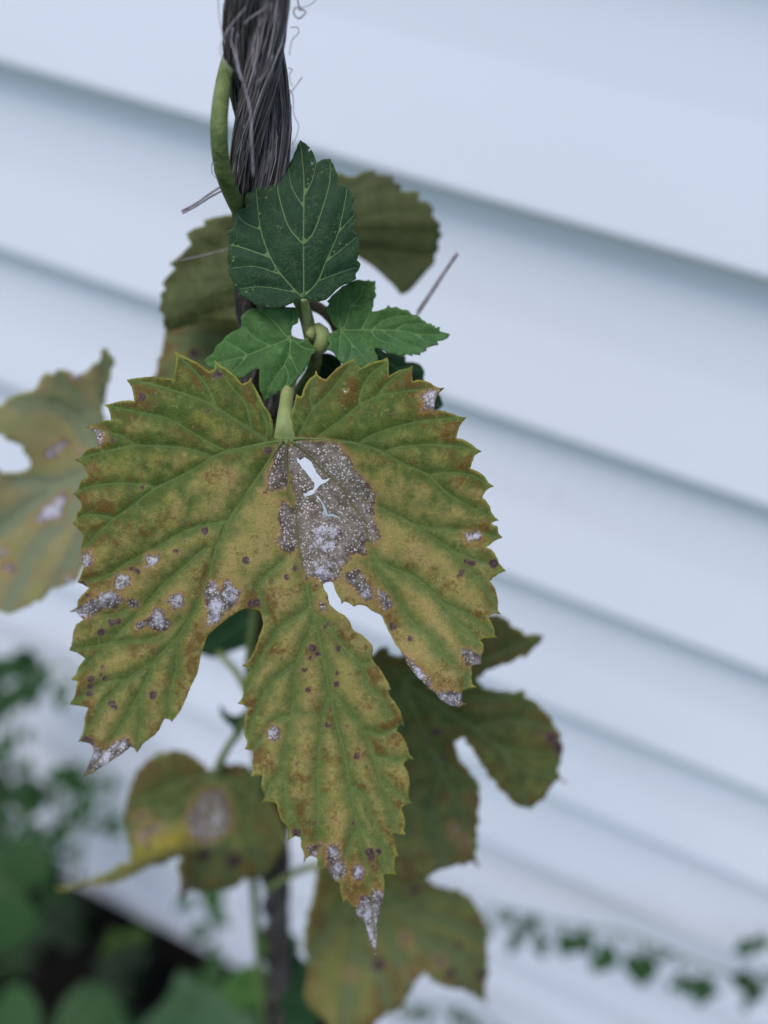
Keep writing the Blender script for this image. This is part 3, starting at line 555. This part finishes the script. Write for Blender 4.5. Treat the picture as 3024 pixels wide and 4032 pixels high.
petiole([(1120, 1748), (1122, 1705), (1125, 1600), (1140, 1510), (1180, 1420), (1215, 1360)], [.1366, .1355, .1378, .1425, .146, .1465], [92, 80, 54, 48, 46, 44], mat_pet, leaf, flat=main_depth)

# ---- dark green leaf pointing up
o = [(825,935),(780,950),(720,975),(660,985),(610,980),(560,968),(530,945),(495,925),(460,890),(445,860),(425,820),(410,780),(420,760),(405,720),(408,680),(412,640),(408,600),(410,565),(425,558),(440,550),(445,510),(455,480),(465,450),(510,440),(505,415),(508,365),(535,355),(560,320),(565,290),(600,278),(605,250),(640,220),(690,205),(735,205),(755,180),(775,140),(790,100),(805,70),(835,90),(865,125),(885,170),(895,195),(920,180),(968,172),(985,205),(1000,240),(1010,275),(1015,310),(1050,315),(1075,345),(1095,370),(1098,390),(1085,430),(1095,455),(1108,480),(1112,510),(1095,560),(1118,585),(1128,640),(1125,690),(1112,725),(1135,745),(1120,785),(1105,805),(1110,825),(1080,845),(1040,860),(1010,880),(985,905),(960,930),(930,945),(890,950),(850,940)]
tv = [[(825,930),(822,640),(825,300),(806,85)],[(822,640),(740,540),(690,380),(680,300)],[(822,640),(880,570),(930,430),(965,300),(967,185)],[(812,928),(690,790),(630,680),(590,560),(570,400),(565,310)],[(832,918),(900,840),(950,720),(1010,580),(1050,400),(1058,340)],[(640,710),(500,660),(415,640)],[(690,800),(560,760),(420,770)],[(780,900),(600,870),(462,885)],[(950,730),(1050,650),(1110,600)],[(900,840),(1000,800),(1110,765)],[(825,440),(760,330),(740,215)],[(825,380),(870,290),(890,205)],[(590,560),(500,520),(460,470)],[(1010,580),(1060,520),(1100,480)]]
def top_depth(x, y):
    u, v = (x-1195)/1000, (y-1170)/1000
    return .1365 - .002*v*0 + .006*u*u*4 + .003*v*0 + .0012*np.sin(6*v+2*u) + .0025*np.clip(-v-.35, 0, 1) - .004*np.clip(-v, 0, .4)
lf = make_leaf(crop(o, *C2), top_depth, mat_top, vine, [crop(q, *C2) for q in tv], 3.4, [crop([(845,120),(856,114),(864,126),(852,136)], *C2), crop([(862,188),(874,186),(878,200),(866,204)], *C2)], [], [], 13.0, .0007, None, 5, mat_veing, label='dark green leaf pointing up against the rope', seed=2, puck_len=60)
petiole([(1196, 1170), (1204, 1230), (1215, 1300), (1230, 1340)], [.1366, .1405, .1435, .144], [34, 34, 38, 40], mat_pet, lf)
# ---- small fresh leaf on the left of the node
o = [(770,1150),(800,1165),(845,1145),(855,1170),(885,1205),(890,1225),(865,1240),(860,1265),(835,1310),(800,1360),(770,1395),(740,1415),(715,1430),(695,1440),(680,1435),(670,1460),(655,1455),(630,1480),(610,1495),(600,1460),(585,1430),(580,1380),(585,1320),(560,1320),(520,1345),(480,1370),(450,1360),(420,1340),(380,1330),(340,1320),(300,1300),(275,1290),(290,1260),(330,1230),(345,1195),(380,1165),(400,1140),(440,1110),(480,1095),(485,1060),(480,1035),(500,1015),(525,990),(560,985),(600,990),(650,985),(700,985),(750,980),(785,985),(800,1000),(795,1040),(790,1065),(765,1080),(755,1115)]
tv = [[(755,1150),(650,1190),(520,1240),(400,1275),(285,1290)],[(750,1148),(720,1130),(680,1080),(620,1020),(570,990)],[(755,1145),(765,1060),(770,1000)],[(755,1155),(745,1230),(720,1290),(650,1400),(610,1490)],[(760,1155),(820,1200),(880,1215)],[(745,1230),(790,1330)],[(650,1190),(560,1150),(490,1080)],[(520,1240),(440,1190),(390,1160)],[(520,1240),(470,1300),(430,1335)],[(720,1290),(740,1350),(730,1410)]]
def sl_depth(x, y):
    u, v = (x-1146)/1000, (y-1335)/1000
    return .1400 + .012*np.clip(-u, 0, 1) *.6 - .004*v + .0012*np.sin(9*u+6*v) + .010*u*u
lf = make_leaf(crop(o, *C2), sl_depth, mat_small, vine, [crop(q, *C2) for q in tv], 3.2, [], [], [], 12.0, .0009, None, 4, mat_veing, label='small bright green lobed leaf with a curled notch left of the node', seed=3, puck_len=40)
petiole([(1146, 1335), (1175, 1345), (1210, 1350)], [.1402, .143, .1445], [26, 24, 24], mat_pet, lf)
# ---- small lobed leaf on the right
CRr = (1150, 1100, 2.552)
o = [(480,500),(440,480),(405,430),(385,380),(360,340),(340,285),(365,260),(375,240),(355,215),(380,190),(400,160),(440,130),(480,95),(500,70),(540,55),(580,30),(630,10),(670,0),(740,15),(770,5),(790,20),(840,15),(835,60),(845,90),(830,110),(845,160),(825,200),(815,260),(800,320),(850,318),(900,300),(950,285),(970,255),(985,280),(1060,275),(1080,295),(1170,315),(1195,345),(1240,360),(1290,380),(1300,400),(1335,420),(1350,440),(1400,445),(1410,465),(1435,465),(1440,485),(1490,475),(1480,525),(1540,535),(1588,550),(1560,590),(1520,610),(1455,620),(1470,655),(1430,660),(1350,685),(1350,715),(1290,735),(1290,760),(1215,745),(1210,770),(1150,750),(1100,768),(1050,750),(970,735),(920,705),(880,690),(820,680),(830,720),(860,770),(865,825),(800,850),(750,880),(690,900),(640,850),(560,840),(530,850),(490,825),(460,790),(440,750),(400,720),(355,705),(370,660),(380,640),(355,600),(360,570),(410,540),(440,505)]
tv = [[(490,515),(810,505),(1050,515),(1320,555),(1570,560)],[(490,510),(545,440),(590,275),(690,170),(715,60)],[(490,510),(480,440),(455,290),(480,120)],[(490,515),(590,630),(660,710),(770,840)],[(490,515),(480,620),(475,780)],[(700,500),(770,370),(770,330)],[(810,490),(960,400),(1200,360)],[(790,520),(860,600),(1010,650),(1100,700)],[(1050,500),(1120,460),(1280,450)],[(900,520),(1120,640),(1280,690)],[(590,275),(560,160),(570,60)],[(590,275),(720,260),(810,210)],[(1200,540),(1330,610),(1440,640)],[(590,630),(600,720),(560,820)]]
def sr_depth(x, y):
    u, v = (x-1340)/1000, (y-1300)/1000
    return .1420 + .010*u*.6 - .003*v + .0010*np.sin(8*u-7*v) + .012*v*v
lf = make_leaf(crop(o, *CRr), sr_depth, mat_small, vine, [crop(q, *CRr) for q in tv], 3.2, [], [], [], 12.0, .0009, lambda x, y: np.clip(.3+.4*(y-1100)/300, 0, 1), 5, mat_veing, label='three-lobed bright green leaf reaching out to the right of the node', seed=4, puck_len=40)
petiole([(1342, 1302), (1300, 1325), (1262, 1340), (1235, 1345)], [.1422, .1435, .1445, .1450], [22, 24, 30, 34], mat_pet, lf)
# ---- bud and young leaves at the node
bud = [(1245, 1290, .1430, 26), (1262, 1310, .1425, 34), (1272, 1335, .1425, 36), (1262, 1365, .143, 30), (1240, 1390, .1445, 20)]
MB().tube(at(np.array([b[0] for b in bud], float), np.array([b[1] for b in bud], float), np.array([b[2] for b in bud])), [b[3]*.143/FPX for b in bud], 10).build('bud', mat_pet, vine)
MB().tube(at(np.array([1228., 1222., 1230.]), np.array([1290., 1310., 1345.]), np.array([.1415, .141, .1425])), [.0004, .0009, .0003], 8).build('bud', mat_pet, vine)
petiole([(1200, 1195), (1260, 1215), (1310, 1262), (1335, 1320), (1420, 1420)], [.152, .150, .150, .152, .158], [44, 46, 44, 36, 30], mat_petb, vine, 'petiole')
o = [(190,790),(230,765),(300,745),(370,745),(430,770),(490,820),(500,870),(480,930),(420,980),(340,1020),(260,980),(190,890)]
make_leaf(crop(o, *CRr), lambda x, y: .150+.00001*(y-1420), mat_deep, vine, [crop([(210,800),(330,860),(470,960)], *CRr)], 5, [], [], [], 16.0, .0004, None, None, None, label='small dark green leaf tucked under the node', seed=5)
o = [(820,670),(900,700),(930,730),(1000,735),(1140,770),(1145,830),(1230,830),(1300,870),(1330,930),(1325,1010),(1400,1070),(1480,1150),(1520,1270),(1480,1300),(1430,1330),(1200,1300),(960,1150),(860,900)]
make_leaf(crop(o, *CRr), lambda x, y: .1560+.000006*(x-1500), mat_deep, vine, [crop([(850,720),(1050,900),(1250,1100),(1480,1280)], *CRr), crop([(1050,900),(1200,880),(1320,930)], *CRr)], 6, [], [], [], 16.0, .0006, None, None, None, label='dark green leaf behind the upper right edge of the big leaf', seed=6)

# ---- olive leaves behind the top
o = [(640,470),(410,478),(340,490),(278,508),(282,535),(215,560),(183,578),(210,640),(150,700),(92,745),(125,770),(85,810),(53,855),(72,880),(45,905),(48,950),(36,1000),(58,1020),(60,1080),(85,1112),(160,1090),(300,1060),(480,1050),(640,1080)]
tv = [[(640,760),(420,700),(190,585)],[(640,780),(400,780),(95,748)],[(640,800),(380,850),(55,860)],[(640,830),(380,930),(40,1000)],[(640,720),(470,600),(282,515)],[(640,850),(400,1000),(70,1090)]]
make_leaf(crop(o, *C2), lambda x, y: .172+.000020*np.clip(900-x, 0, 400)*.5+.000016*np.clip(y-1180, 0, 200)+.0008*np.sin(x/60+y/40), mat_olive, vine, [crop(q, *C2) for q in tv], 7, [], [], [], 18.0, .0007, lambda x, y: np.full_like(x, .35), None, None, label='olive leaf with a toothed edge behind the rope on its left', seed=8, puck_len=50)
o = [(60,1130),(120,980),(300,940),(500,940),(640,960),(640,1420),(480,1500),(300,1520),(60,1480),(0,1430),(8,1370),(25,1310),(45,1240),(60,1190)]
make_leaf(crop(o, *C2), lambda x, y: .186+.00001*(900-x)+.0008*np.sin(x/70), mat_back, vine, [crop(q, *C2) for q in [[(500,1150),(300,1250),(20,1400)],[(500,1150),(250,1150),(70,1150)],[(500,1160),(380,1350),(280,1500)]]], 7, [], [], [(800, 1250, 20), (760, 1390, 22)], 18.0, .0008, lambda x, y: np.full_like(x, .7), None, None, label='faded olive leaf hanging below the left back leaf', seed=9, teeth=(60, 16))
o = [(1015,250),(1050,265),(1100,270),(1150,245),(1210,235),(1215,260),(1310,265),(1310,290),(1360,320),(1350,350),(1455,350),(1450,400),(1500,410),(1530,450),(1520,480),(1570,530),(1560,560),(1580,590),(1555,625),(1560,670),(1535,700),(1540,730),(1490,790),(1430,860),(1380,905),(1350,912),(1320,870),(1270,820),(1220,775),(1150,725),(1080,690),(900,700),(850,400),(900,270)]
tv = [[(880,640),(1100,580),(1350,575),(1570,590)],[(880,630),(1120,500),(1350,470),(1525,455)],[(880,620),(1080,420),(1250,350),(1450,355)],[(880,650),(1120,670),(1350,690),(1540,720)],[(880,660),(1150,700),(1300,800),(1365,900)],[(880,610),(1000,400),(1100,320),(1210,240)]]
make_leaf(crop(o, *C2), lambda x, y: .181+.000006*(x-1400)+.000010*(y-800)+.0008*np.sin(y/50), mat_olive, vine, [crop(q, *C2) for q in tv], 7, [], [], [], 18.0, .0007, lambda x, y: np.clip(.75-(y-650)/600, 0, 1), None, None, label='olive leaf fanning out to the right behind the dark green leaf', seed=10, puck_len=50)

# ---- leaf at the left edge
E1 = (0, 1300, 1.8433)
o = [(-150,480),(0,545),(90,480),(150,455),(230,440),(270,400),(310,340),(350,320),(385,310),(400,285),(450,290),(500,310),(560,320),(620,305),(680,250),(730,200),(740,150),(790,155),(820,185),(820,250),(790,370),(760,500),(740,620),(800,800),(850,1100),(750,1500),(620,1700),(540,1830),(480,1850),(400,1870),(320,1930),(290,1945),(230,2000),(170,2010),(110,2040),(60,2065),(20,2050),(0,2040),(-150,2000),(-250,1500),(-150,1030),(0,1020),(100,1035),(180,1020),(225,980),(210,930),(170,870),(100,810),(0,765),(-150,700)]
tv = [[(800,1000),(560,1060),(250,1250),(-50,1470),(-200,1560)],[(800,980),(650,780),(450,560),(100,520)],[(760,940),(760,600),(780,180)],[(700,1040),(500,1300),(250,1600),(50,2030)],[(780,1050),(700,1300),(550,1600),(420,1860)],[(500,1090),(350,1120),(100,1080)],[(640,780),(600,550),(430,330)]]
le = [crop(q, *E1) for q in [[(325,890),(400,825),(480,785),(505,820),(430,875),(380,935),(335,935)],[(245,1390),(300,1315),(400,1225),(470,1175),(505,1220),(445,1290),(455,1355),(400,1375),(330,1375),(265,1405)],[(20,1710),(80,1685),(118,1740),(60,1780)],[(-20,1590),(55,1585),(20,1650)],[(505,305),(575,305),(585,355),(540,375)],[(560,855),(595,860),(590,905),(560,900)],[(470,1800),(520,1780),(525,1830),(480,1855)]]]
make_leaf(crop(o, *E1), lambda x, y: .196+.00002*(400-x)*.5+.000008*(y-1800)+.002*np.sin(x/120+y/150), mat_pale, vine, [crop(q, *E1) for q in tv], 9, [], le, [], 20.0, .0012, lambda x, y: np.clip(.75+.2*(y-1800)/500, 0, 1), None, None, label='pale worn leaf with chalky patches left of the big leaf', seed=12, teeth=(85, 24), chalk=lambda x, y: np.full_like(x, .9))
petiole([(430, 1850), (600, 1880), (850, 1930), (1050, 2000)], [.198, .195, .19, .186], [30, 30, 30, 30], mat_pet, vine)

# ---- three-lobed leaf lower right
RLc = (1400, 2350, 1.8433)
o = [(150,380),(200,370),(290,440),(340,430),(500,300),(800,150),(1000,130),(1080,150),(1150,220),(1250,280),(1370,275),(1330,340),(1270,400),(1180,450),(1050,500),(960,535),(910,570),(890,610),(910,645),(980,675),(1080,690),(1150,695),(1210,690),(1230,715),(1300,760),(1370,830),(1430,900),(1470,980),(1500,1060),(1500,1140),(1480,1230),(1470,1290),(1535,1345),(1450,1340),(1410,1390),(1370,1460),(1320,1500),(1230,1540),(1150,1500),(1080,1430),(1010,1350),(960,1280),(910,1210),(860,1130),(810,1060),(770,1020),(730,1040),(730,1100),(750,1170),(800,1240),(860,1300),(890,1380),(905,1460),(890,1560),(890,1640),(875,1720),(885,1800),(870,1880),(905,1970),(850,1930),(780,1940),(700,1960),(620,1980),(540,2020),(300,2050),(150,1900),(100,1500),(100,900),(50,600)]
tv = [[(350,600),(800,500),(1100,390),(1340,290)],[(350,620),(850,950),(1250,1250),(1480,1310)],[(350,650),(550,1100),(750,1500),(880,1900)],[(340,660),(300,1200),(350,1700)],[(850,950),(1150,900),(1450,960)],[(1000,1060),(1200,1130),(1490,1130)],[(1050,1100),(1150,1300),(1240,1530)],[(550,1100),(700,1250),(890,1400)],[(620,1250),(560,1600),(640,1960)],[(700,720),(1000,740),(1220,710)]]
sp5 = [(1400+a/1.8433, 2350+b/1.8433, c/1.8433) for a, b, c in [(590,980,34),(530,1050,26),(640,1170,26),(1420,1020,44),(1480,1100,46),(1350,1000,26),(1500,1330,24),(1360,285,22),(890,1940,26)]]
make_leaf(crop(o, *RLc), lambda x, y: .190+.000012*(x-1700)*.6+.000016*(y-2800)+.0018*np.sin(x/130-y/170), mat_back, vine, [crop(q, *RLc) for q in tv], 8, [], [crop([(770,1740),(810,1770),(815,1820),(780,1800)], *RLc), crop([(705,1660),(735,1670),(735,1720),(710,1710)], *RLc)], sp5, 20.0, .0011, lambda x, y: np.clip(.2+.5*(y-2500)/900, 0, 1), None, None, label='green three-lobed leaf with long finger lobes behind the big leaf', seed=13, teeth=(62, 18))
petiole([(1590, 2680), (1450, 2600), (1250, 2560), (1060, 2580)], [.189, .191, .199, .205], [30, 30, 30, 30], mat_pet, vine)
# ---- lowest right leaf
c2_ = (1100, 3300, 1.8433)
o = [(300,200),(250,400),(220,520),(190,640),(180,800),(205,900),(210,1000),(180,1150),(250,1250),(350,1349),(350,1500),(600,1500),(700,1349),(760,1290),(880,1230),(920,1170),(960,1100),(1000,1030),(1050,980),(1100,1020),(1150,1060),(1250,1090),(1330,1100),(1400,1140),(1470,1180),(1515,1210),(1490,1120),(1500,1050),(1510,950),(1510,850),(1500,700),(1480,600),(1430,500),(1390,440),(1320,390),(1220,370),(1120,340),(1080,310),(1000,250),(800,150),(500,120)]
tv = [[(650,250),(900,560),(1150,850),(1500,1190)],[(640,260),(800,700),(950,1080)],[(620,260),(560,700),(480,1400)],[(600,260),(400,600),(200,900)],[(900,560),(1200,600),(1490,720)],[(860,520),(1100,420),(1350,420)],[(570,800),(740,1000),(800,1250)],[(1030,720),(1250,800),(1500,960)]]
make_leaf(crop(o, *c2_), lambda x, y: .238+.00001*(x-1500)*.5+.000022*(y-3600)+.003*np.sin(x/140+y/160), mat_back, vine, [crop(q, *c2_) for q in tv], 8, [], [crop(q, *c2_) for q in [[(880,700),(940,700),(950,770),(890,760)],[(490,960),(550,960),(550,1020),(500,1010)],[(1140,860),(1200,880),(1190,930),(1140,910)],[(930,960),(980,970),(970,1010),(930,1000)]]], [(1100+a/1.8433, 3300+b/1.8433, c/1.8433) for a, b, c in [(1240,980,40),(1300,770,30),(980,370,40),(1460,1000,40),(720,920,50)]], 22.0, .0012, lambda x, y: np.clip(.55+.4*(y-3500)/500, 0, 1), None, None, label='browning olive leaf lowest on the vine, right of the rope', seed=14, teeth=(55, 17))
petiole([(1455, 3436), (1340, 3400), (1200, 3420), (1050, 3500)], [.236, .24, .255, .272], [28, 28, 28, 28], mat_pet, vine)
# ---- lower left leaf with a rolled tip
c3_ = (200, 2850, 1.659)
o = [(1090,300),(1120,280),(1200,265),(1280,275),(1340,350),(1400,450),(1470,560),(1520,680),(1540,770),(1500,850),(1460,920),(1420,980),(1360,1010),(1290,1005),(1230,1050),(1170,1080),(1110,1085),(1050,1085),(980,1110),(930,1085),(890,1095),(850,1160),(845,1080),(850,1010),(830,940),(850,880),(830,860),(750,910),(650,930),(560,980),(450,1030),(380,1045),(300,1045),(220,1055),(150,1080),(70,1095),(35,1078),(70,1066),(150,1055),(240,1020),(340,985),(400,955),(450,918),(510,905),(520,870),(510,800),(500,760),(490,700),(480,600),(490,520),(520,420),(560,320),(620,250),(690,200),(760,180),(860,180),(930,210),(990,260),(1050,310)]
tv = [[(1080,320),(1040,600),(1000,900),(860,1140)],[(1070,330),(800,560),(600,760),(400,980)],[(1060,320),(850,380),(500,540)],[(1090,320),(1250,600),(1400,960)],[(1090,310),(1330,480),(1530,760)],[(800,560),(650,560),(490,640)],[(1040,620),(1150,850),(1150,1075)]]
def ll_depth(x, y):
    z = .232+.00001*(y-3100)+.0025*np.sin(x/130+.5)
    fold = np.exp(-(((x-680)/190)**2+((y-3340)/60)**2)); return z - .004*fold + .00003*np.clip(500-x, 0, 400)*.5 + .012*np.clip((y-3330)/200, 0, 1)*np.clip((x-690)/100, 0, 1)
make_leaf(crop(o, *c3_), ll_depth, mat_back, vine, [crop(q, *c3_) for q in tv], 8, [], [crop(q, *c3_) for q in [[(950,500),(1000,450),(1060,430),(1120,430),(1150,520),(1180,620),(1150,690),(1060,760),(980,770),(900,700),(890,640)],[(560,750),(620,690),(700,645),(725,660),(660,720),(590,765)],[(550,600),(620,575),(625,600),(570,615)],[(845,1010),(890,1040),(880,1100),(850,1150)]]], [(200+a/1.659, 2850+b/1.659, c/1.659) for a, b, c in [(640,800,26),(1200,900,50),(1000,860,40)]], 20.0, .0010, lambda x, y: np.clip(.35+.6*np.exp(-(((x-640)/230)**2+((y-3330)/110)**2))+.3*(y>3330), 0, 1), None, None, label='folded olive leaf with a grey patch and a long rolled tip', seed=15, teeth=(50, 15), gold=lambda x, y: .6*np.exp(-(((y-3318+.38*(x-650))/34)**2))*np.clip((x-300)/120, 0, 1)*np.clip((760-x)/60, 0, 1), chalk=lambda x, y: .15+.5*np.exp(-(((x-835)/40)**2+((y-3240)/50)**2)))
petiole([(855, 3040), (870, 2994), (903, 2933), (934, 2893), (975, 2830), (1000, 2780)], [.232, .229, .226, .224, .219, .215], [40, 34, 30, 30, 34, 40], mat_stem, vine)
R5b = (700, 2350, 2.949)
o = [(480,1240),(560,1335),(640,1380),(720,1370),(800,1290),(830,1400),(780,1500),(700,1570),(650,1600),(630,1510),(560,1450),(500,1370)]
make_leaf(crop(o, *R5b), lambda x, y: .222+.00002*(x-900), mat_deep, vine, [crop([(500,1260),(650,1450),(700,1540)], *R5b)], 6, [], [], [], 18.0, .0004, None, None, None, label='small dark green shoot leaf beside the lower stem', seed=16)
petiole([(860, 2570), (880, 2590), (930, 2648), (960, 2700), (1000, 2780)], [.228, .226, .222, .219, .215], [26, 26, 26, 28, 30], mat_stem, vine)
o = [(760,2560),(790,2500),(840,2440),(900,2390),(980,2370),(1040,2390),(1030,2480),(980,2540),(900,2570),(850,2590),(800,2580)]
make_leaf(o, lambda x, y: .232+.00003*(x-900), mat_deep, vine, [np.array([(1030., 2400.), (920., 2480.), (790., 2560.)])], 7, [], [], [], 20.0, .0005, None, None, None, label='dark green leaf behind the left notch of the big leaf', seed=17)
# young leaves low on the stem
for k, (pts, z, nm) in enumerate([([(1000,3700),(1060,3640),(1130,3660),(1180,3720),(1150,3790),(1080,3800),(1020,3770)], .335, 'young light green leaf across the lower rope'),
                                  ([(900,3850),(980,3800),(1060,3820),(1080,3900),(1020,3980),(930,3980),(880,3920)], .40, 'young green leaf beside the lowest rope'),
                                  ([(1100,3720),(1200,3780),(1270,3900),(1240,4060),(1150,4100),(1100,3960)], .33, 'shaded green leaf right of the lowest rope')]):
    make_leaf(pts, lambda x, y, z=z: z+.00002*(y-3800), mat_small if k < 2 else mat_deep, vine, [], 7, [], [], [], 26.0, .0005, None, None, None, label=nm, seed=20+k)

# ------------------------------------------------------------------ garden plants along the wall
weedA = simple_mat('weed_leaf_dark', (.018, .055, .014), (.034, .080, .022), 25, .55, trans=.2)
weedB = simple_mat('weed_leaf_bright', (.035, .085, .012), (.06, .115, .018), 25, .5, trans=.25)
weedC = simple_mat('weed_leaf_bluish', (.024, .064, .022), (.042, .086, .034), 25, .5, trans=.2)
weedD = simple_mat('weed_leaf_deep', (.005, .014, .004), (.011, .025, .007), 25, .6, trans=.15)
weed_stem = simple_mat('weed_stem', (.05, .11, .035), (.09, .15, .05), 60, .6)
def leaf_mesh(name, lobes, mat):
    n = 26; V = [(0, 0, 0)]
    rows = [0.0]
    vs_ = []; fs_ = []
    prof = []
    for i in range(n+1):
        t = i/n; w = .42*math.sin(math.pi*min(1, t**.75))**.8 * (1-.25*t)
        if lobes: w *= 1 + .28*math.sin(t*math.pi*lobes*2)
        else: w *= 1 + .05*math.sin(t*40)
        prof.append((t, max(w, .002)))
    for t, w in prof:
        zc = -.22*(t-.35)**2
        for s_ in (-1, -.5, 0, .5, 1): vs_.append((s_*w, t, zc + .10*abs(s_)*w*2 - .12*(s_*w)**2*4 + .015*math.sin(t*15+s_*3)))
    for i in range(n):
        for k in range(4): fs_.append((i*5+k, i*5+k+1, (i+1)*5+k+1, (i+1)*5+k))
    me = bpy.data.meshes.new(name); me.from_pydata(vs_, [], fs_); me.polygons.foreach_set('use_smooth', [True]*len(fs_)); me.materials.append(mat); return me
LM = {k: [leaf_mesh('leaf', 0, m), leaf_mesh('leaf', 2, m)] for k, m in (('A', weedA), ('B', weedB), ('C', weedC), ('D', weedD))}
def weed_leaf(root, pos, direction, up, size, key, shape, width=1.0):
    o = bpy.data.objects.new('leaf', LM[key][shape]); COL.objects.link(o)
    y = Vector(direction).normalized(); x = y.cross(Vector(up)).normalized(); z = x.cross(y)
    m = Matrix([[x[i]*size*width, y[i]*size, z[i]*size, pos[i]] for i in range(3)] + [[0, 0, 0, 1]])
    o.matrix_basis = m; o.parent = root; o.matrix_parent_inverse = parent_world(root).inverted(); return o
def stalk_weed(name, label, cat, group, path, offs, key, lsize, gap, droop=.2, shape=0, sr=.0016, width=1.0, spread=.012):
    P = spline(np.array([on_y(float(x), float(y), WALL_Y-of) for (x, y), of in zip(path, offs)]), 8)
    root = empty(name, P[0], label, cat, group); mb = MB().tube(P, np.linspace(sr, sr*.45, len(P)), 6)
    L = np.concatenate([[0], np.cumsum(np.linalg.norm(np.diff(P, axis=0), axis=1))]); s = gap*.6; side = 1
    while s < L[-1]:
        q = np.array([np.interp(s, L, P[:, i]) for i in range(3)]); t = np.array([np.interp(min(s+.01, L[-1]), L, P[:, i]) for i in range(3)])-q; t /= np.linalg.norm(t)+1e-9
        out_d = np.array([random.uniform(-1, 1), -random.uniform(.15, .9), random.uniform(-droop, .7)]); out_d -= t*(out_d@t)*.6
        up = np.array([random.uniform(-.3, .3), -.8, .8])
        o_n = out_d/np.linalg.norm(out_d); e_ = q + o_n*random.uniform(.2, 1)*spread; e_[1] = min(e_[1], WALL_Y-.006)
        mb.tube([q, (q+e_)/2+np.array([0, 0, .001]), e_], [sr*.4, sr*.35, sr*.3], 4)
        weed_leaf(root, e_, out_d, up, lsize*random.uniform(.4, 1.45), key, shape, width); s += gap*random.uniform(.6, 1.3)
    mb.build('stem', weed_stem, root)
    return root
gA = 'spindly weeds growing up the left of the wall'
for i, (lab, path, offs, key, ls, gp) in enumerate([
  ('tall spindly weed with small dark leaves leaning on the siding', [(60,3420),(90,3150),(60,2900),(110,2700),(160,2560)], [.06,.05,.04,.03,.03], 'A', .019, .0085),
  ('spindly weed bending right with small leaves before the siding', [(180,3450),(230,3200),(330,3060),(420,2990)], [.07,.05,.04,.04], 'A', .018, .009),
  ('low arching weed below the rolled leaf tip', [(250,3480),(330,3300),(420,3180),(455,3050)], [.07,.06,.05,.05], 'A', .017, .009),
  ('thin weed trailing across the siding at its left', [(-60,2780),(40,2720),(140,2660),(240,2620),(330,2700)], [.03,.03,.03,.03,.03], 'A', .018, .009),
  ('dark leafy weed crowding the left of the siding', [(-80,3300),(-10,3120),(50,3040),(150,3080),(260,3090)], [.06,.05,.05,.05,.05], 'A', .020, .008)]):
    stalk_weed('spindly_weed', lab, 'weed', gA, path, offs, key, ls, gp, spread=.03)
stalk_weed('creeping_vine', 'creeping vine with tiny leaves trailing along the lower siding', 'vine', None, [(3150,3850),(2980,3862),(2850,3830),(2700,3770),(2580,3720),(2440,3670),(2300,3650),(2150,3620),(2030,3590),(1930,3565)], [.03]*10, 'A', .0165, .0055, .5, sr=.0015, spread=.022)
stalk_weed('creeping_vine', 'short creeping tendril above the trailing vine on the siding', 'vine', None, [(3140,3760),(3040,3720),(2990,3640)], [.03]*3, 'A', .012, .014, .5, sr=.001)
stalk_weed('creeping_vine', 'faint creeping vine behind the lowest hop leaf', 'vine', None, [(2000,4080),(1900,3990),(1780,3960),(1660,3960),(1560,3930)], [.03]*5, 'A', .013, .007, .5, sr=.001, spread=.02)
stalk_weed('spindly_weed', 'single weed sprig before the siding behind the hop stem', 'weed', None, [(800,3900),(840,3700),(800,3500),(830,3300)], [.08,.06,.05,.05], 'A', .030, .03)

def broad_weed(name, label, group, base, leaves, key, shape=0, width=1.0):
    b = on_z(float(base[0]), float(base[1]), .0); b[1] = min(b[1], WALL_Y-.03); root = empty(name, b, label, 'weed', group)
    for (x, y, sz, z, dx, dy) in leaves:
        c = at(float(x), float(y), z); size = sz*z/FPX; dirn = CR*dx - CU*dy + np.array([0, 0, -.15]); dirn /= np.linalg.norm(dirn)
        p0 = c - dirn*size*.5; mid_ = (b+p0)/2 + np.array([0, 0, .05])
        MB().tube(spline([b, mid_, p0], 6), np.linspace(.0022, .0012, 13), 6).build('stem', weed_stem, root)
        up = -ray(x, y)/np.linalg.norm(ray(x, y)) + np.array([random.uniform(-.3, .3), random.uniform(-.3, .1), .5])
        weed_leaf(root, p0, dirn, up, size, key, shape, width)
broad_weed('broadleaf_weed', 'broad bright green weed leaves in front of the dark soil', None, (60,3950), [(0,3650,300,.80,-.3,.9),(110,3380,230,.85,.4,-.9),(-30,3440,240,.85,-.8,-.4)], 'A', 0, 1.25)
broad_weed('broadleaf_weed', 'yellow-green weed lowest among the garden plants', None, (250,4250), [(370,4030,300,.92,.9,.2),(40,4030,280,.9,-.6,.3)], 'A', 0, 1.2)
broad_weed('broadleaf_weed', 'blue-green lobed weed leaves left of the lower rope', None, (780,4300), [(750,4030,380,.60,-.2,-1),(900,4040,320,.58,.5,-.8),(690,4120,300,.62,-.9,.2)], 'C', 1, 1.35)
broad_weed('broadleaf_weed', 'small yellowish weed sprouting below the siding edge', None, (480,3900), [(455,3730,140,1.15,-.2,-1),(540,3690,110,1.15,.8,-.6)], 'B')
for k in range(16):
    x = random.uniform(-100, 900); y = 3560 + .5*max(0, x-200) + random.uniform(60, 620)
    zg = float((on_z(x, y, 0.)-CAMP)@CF)
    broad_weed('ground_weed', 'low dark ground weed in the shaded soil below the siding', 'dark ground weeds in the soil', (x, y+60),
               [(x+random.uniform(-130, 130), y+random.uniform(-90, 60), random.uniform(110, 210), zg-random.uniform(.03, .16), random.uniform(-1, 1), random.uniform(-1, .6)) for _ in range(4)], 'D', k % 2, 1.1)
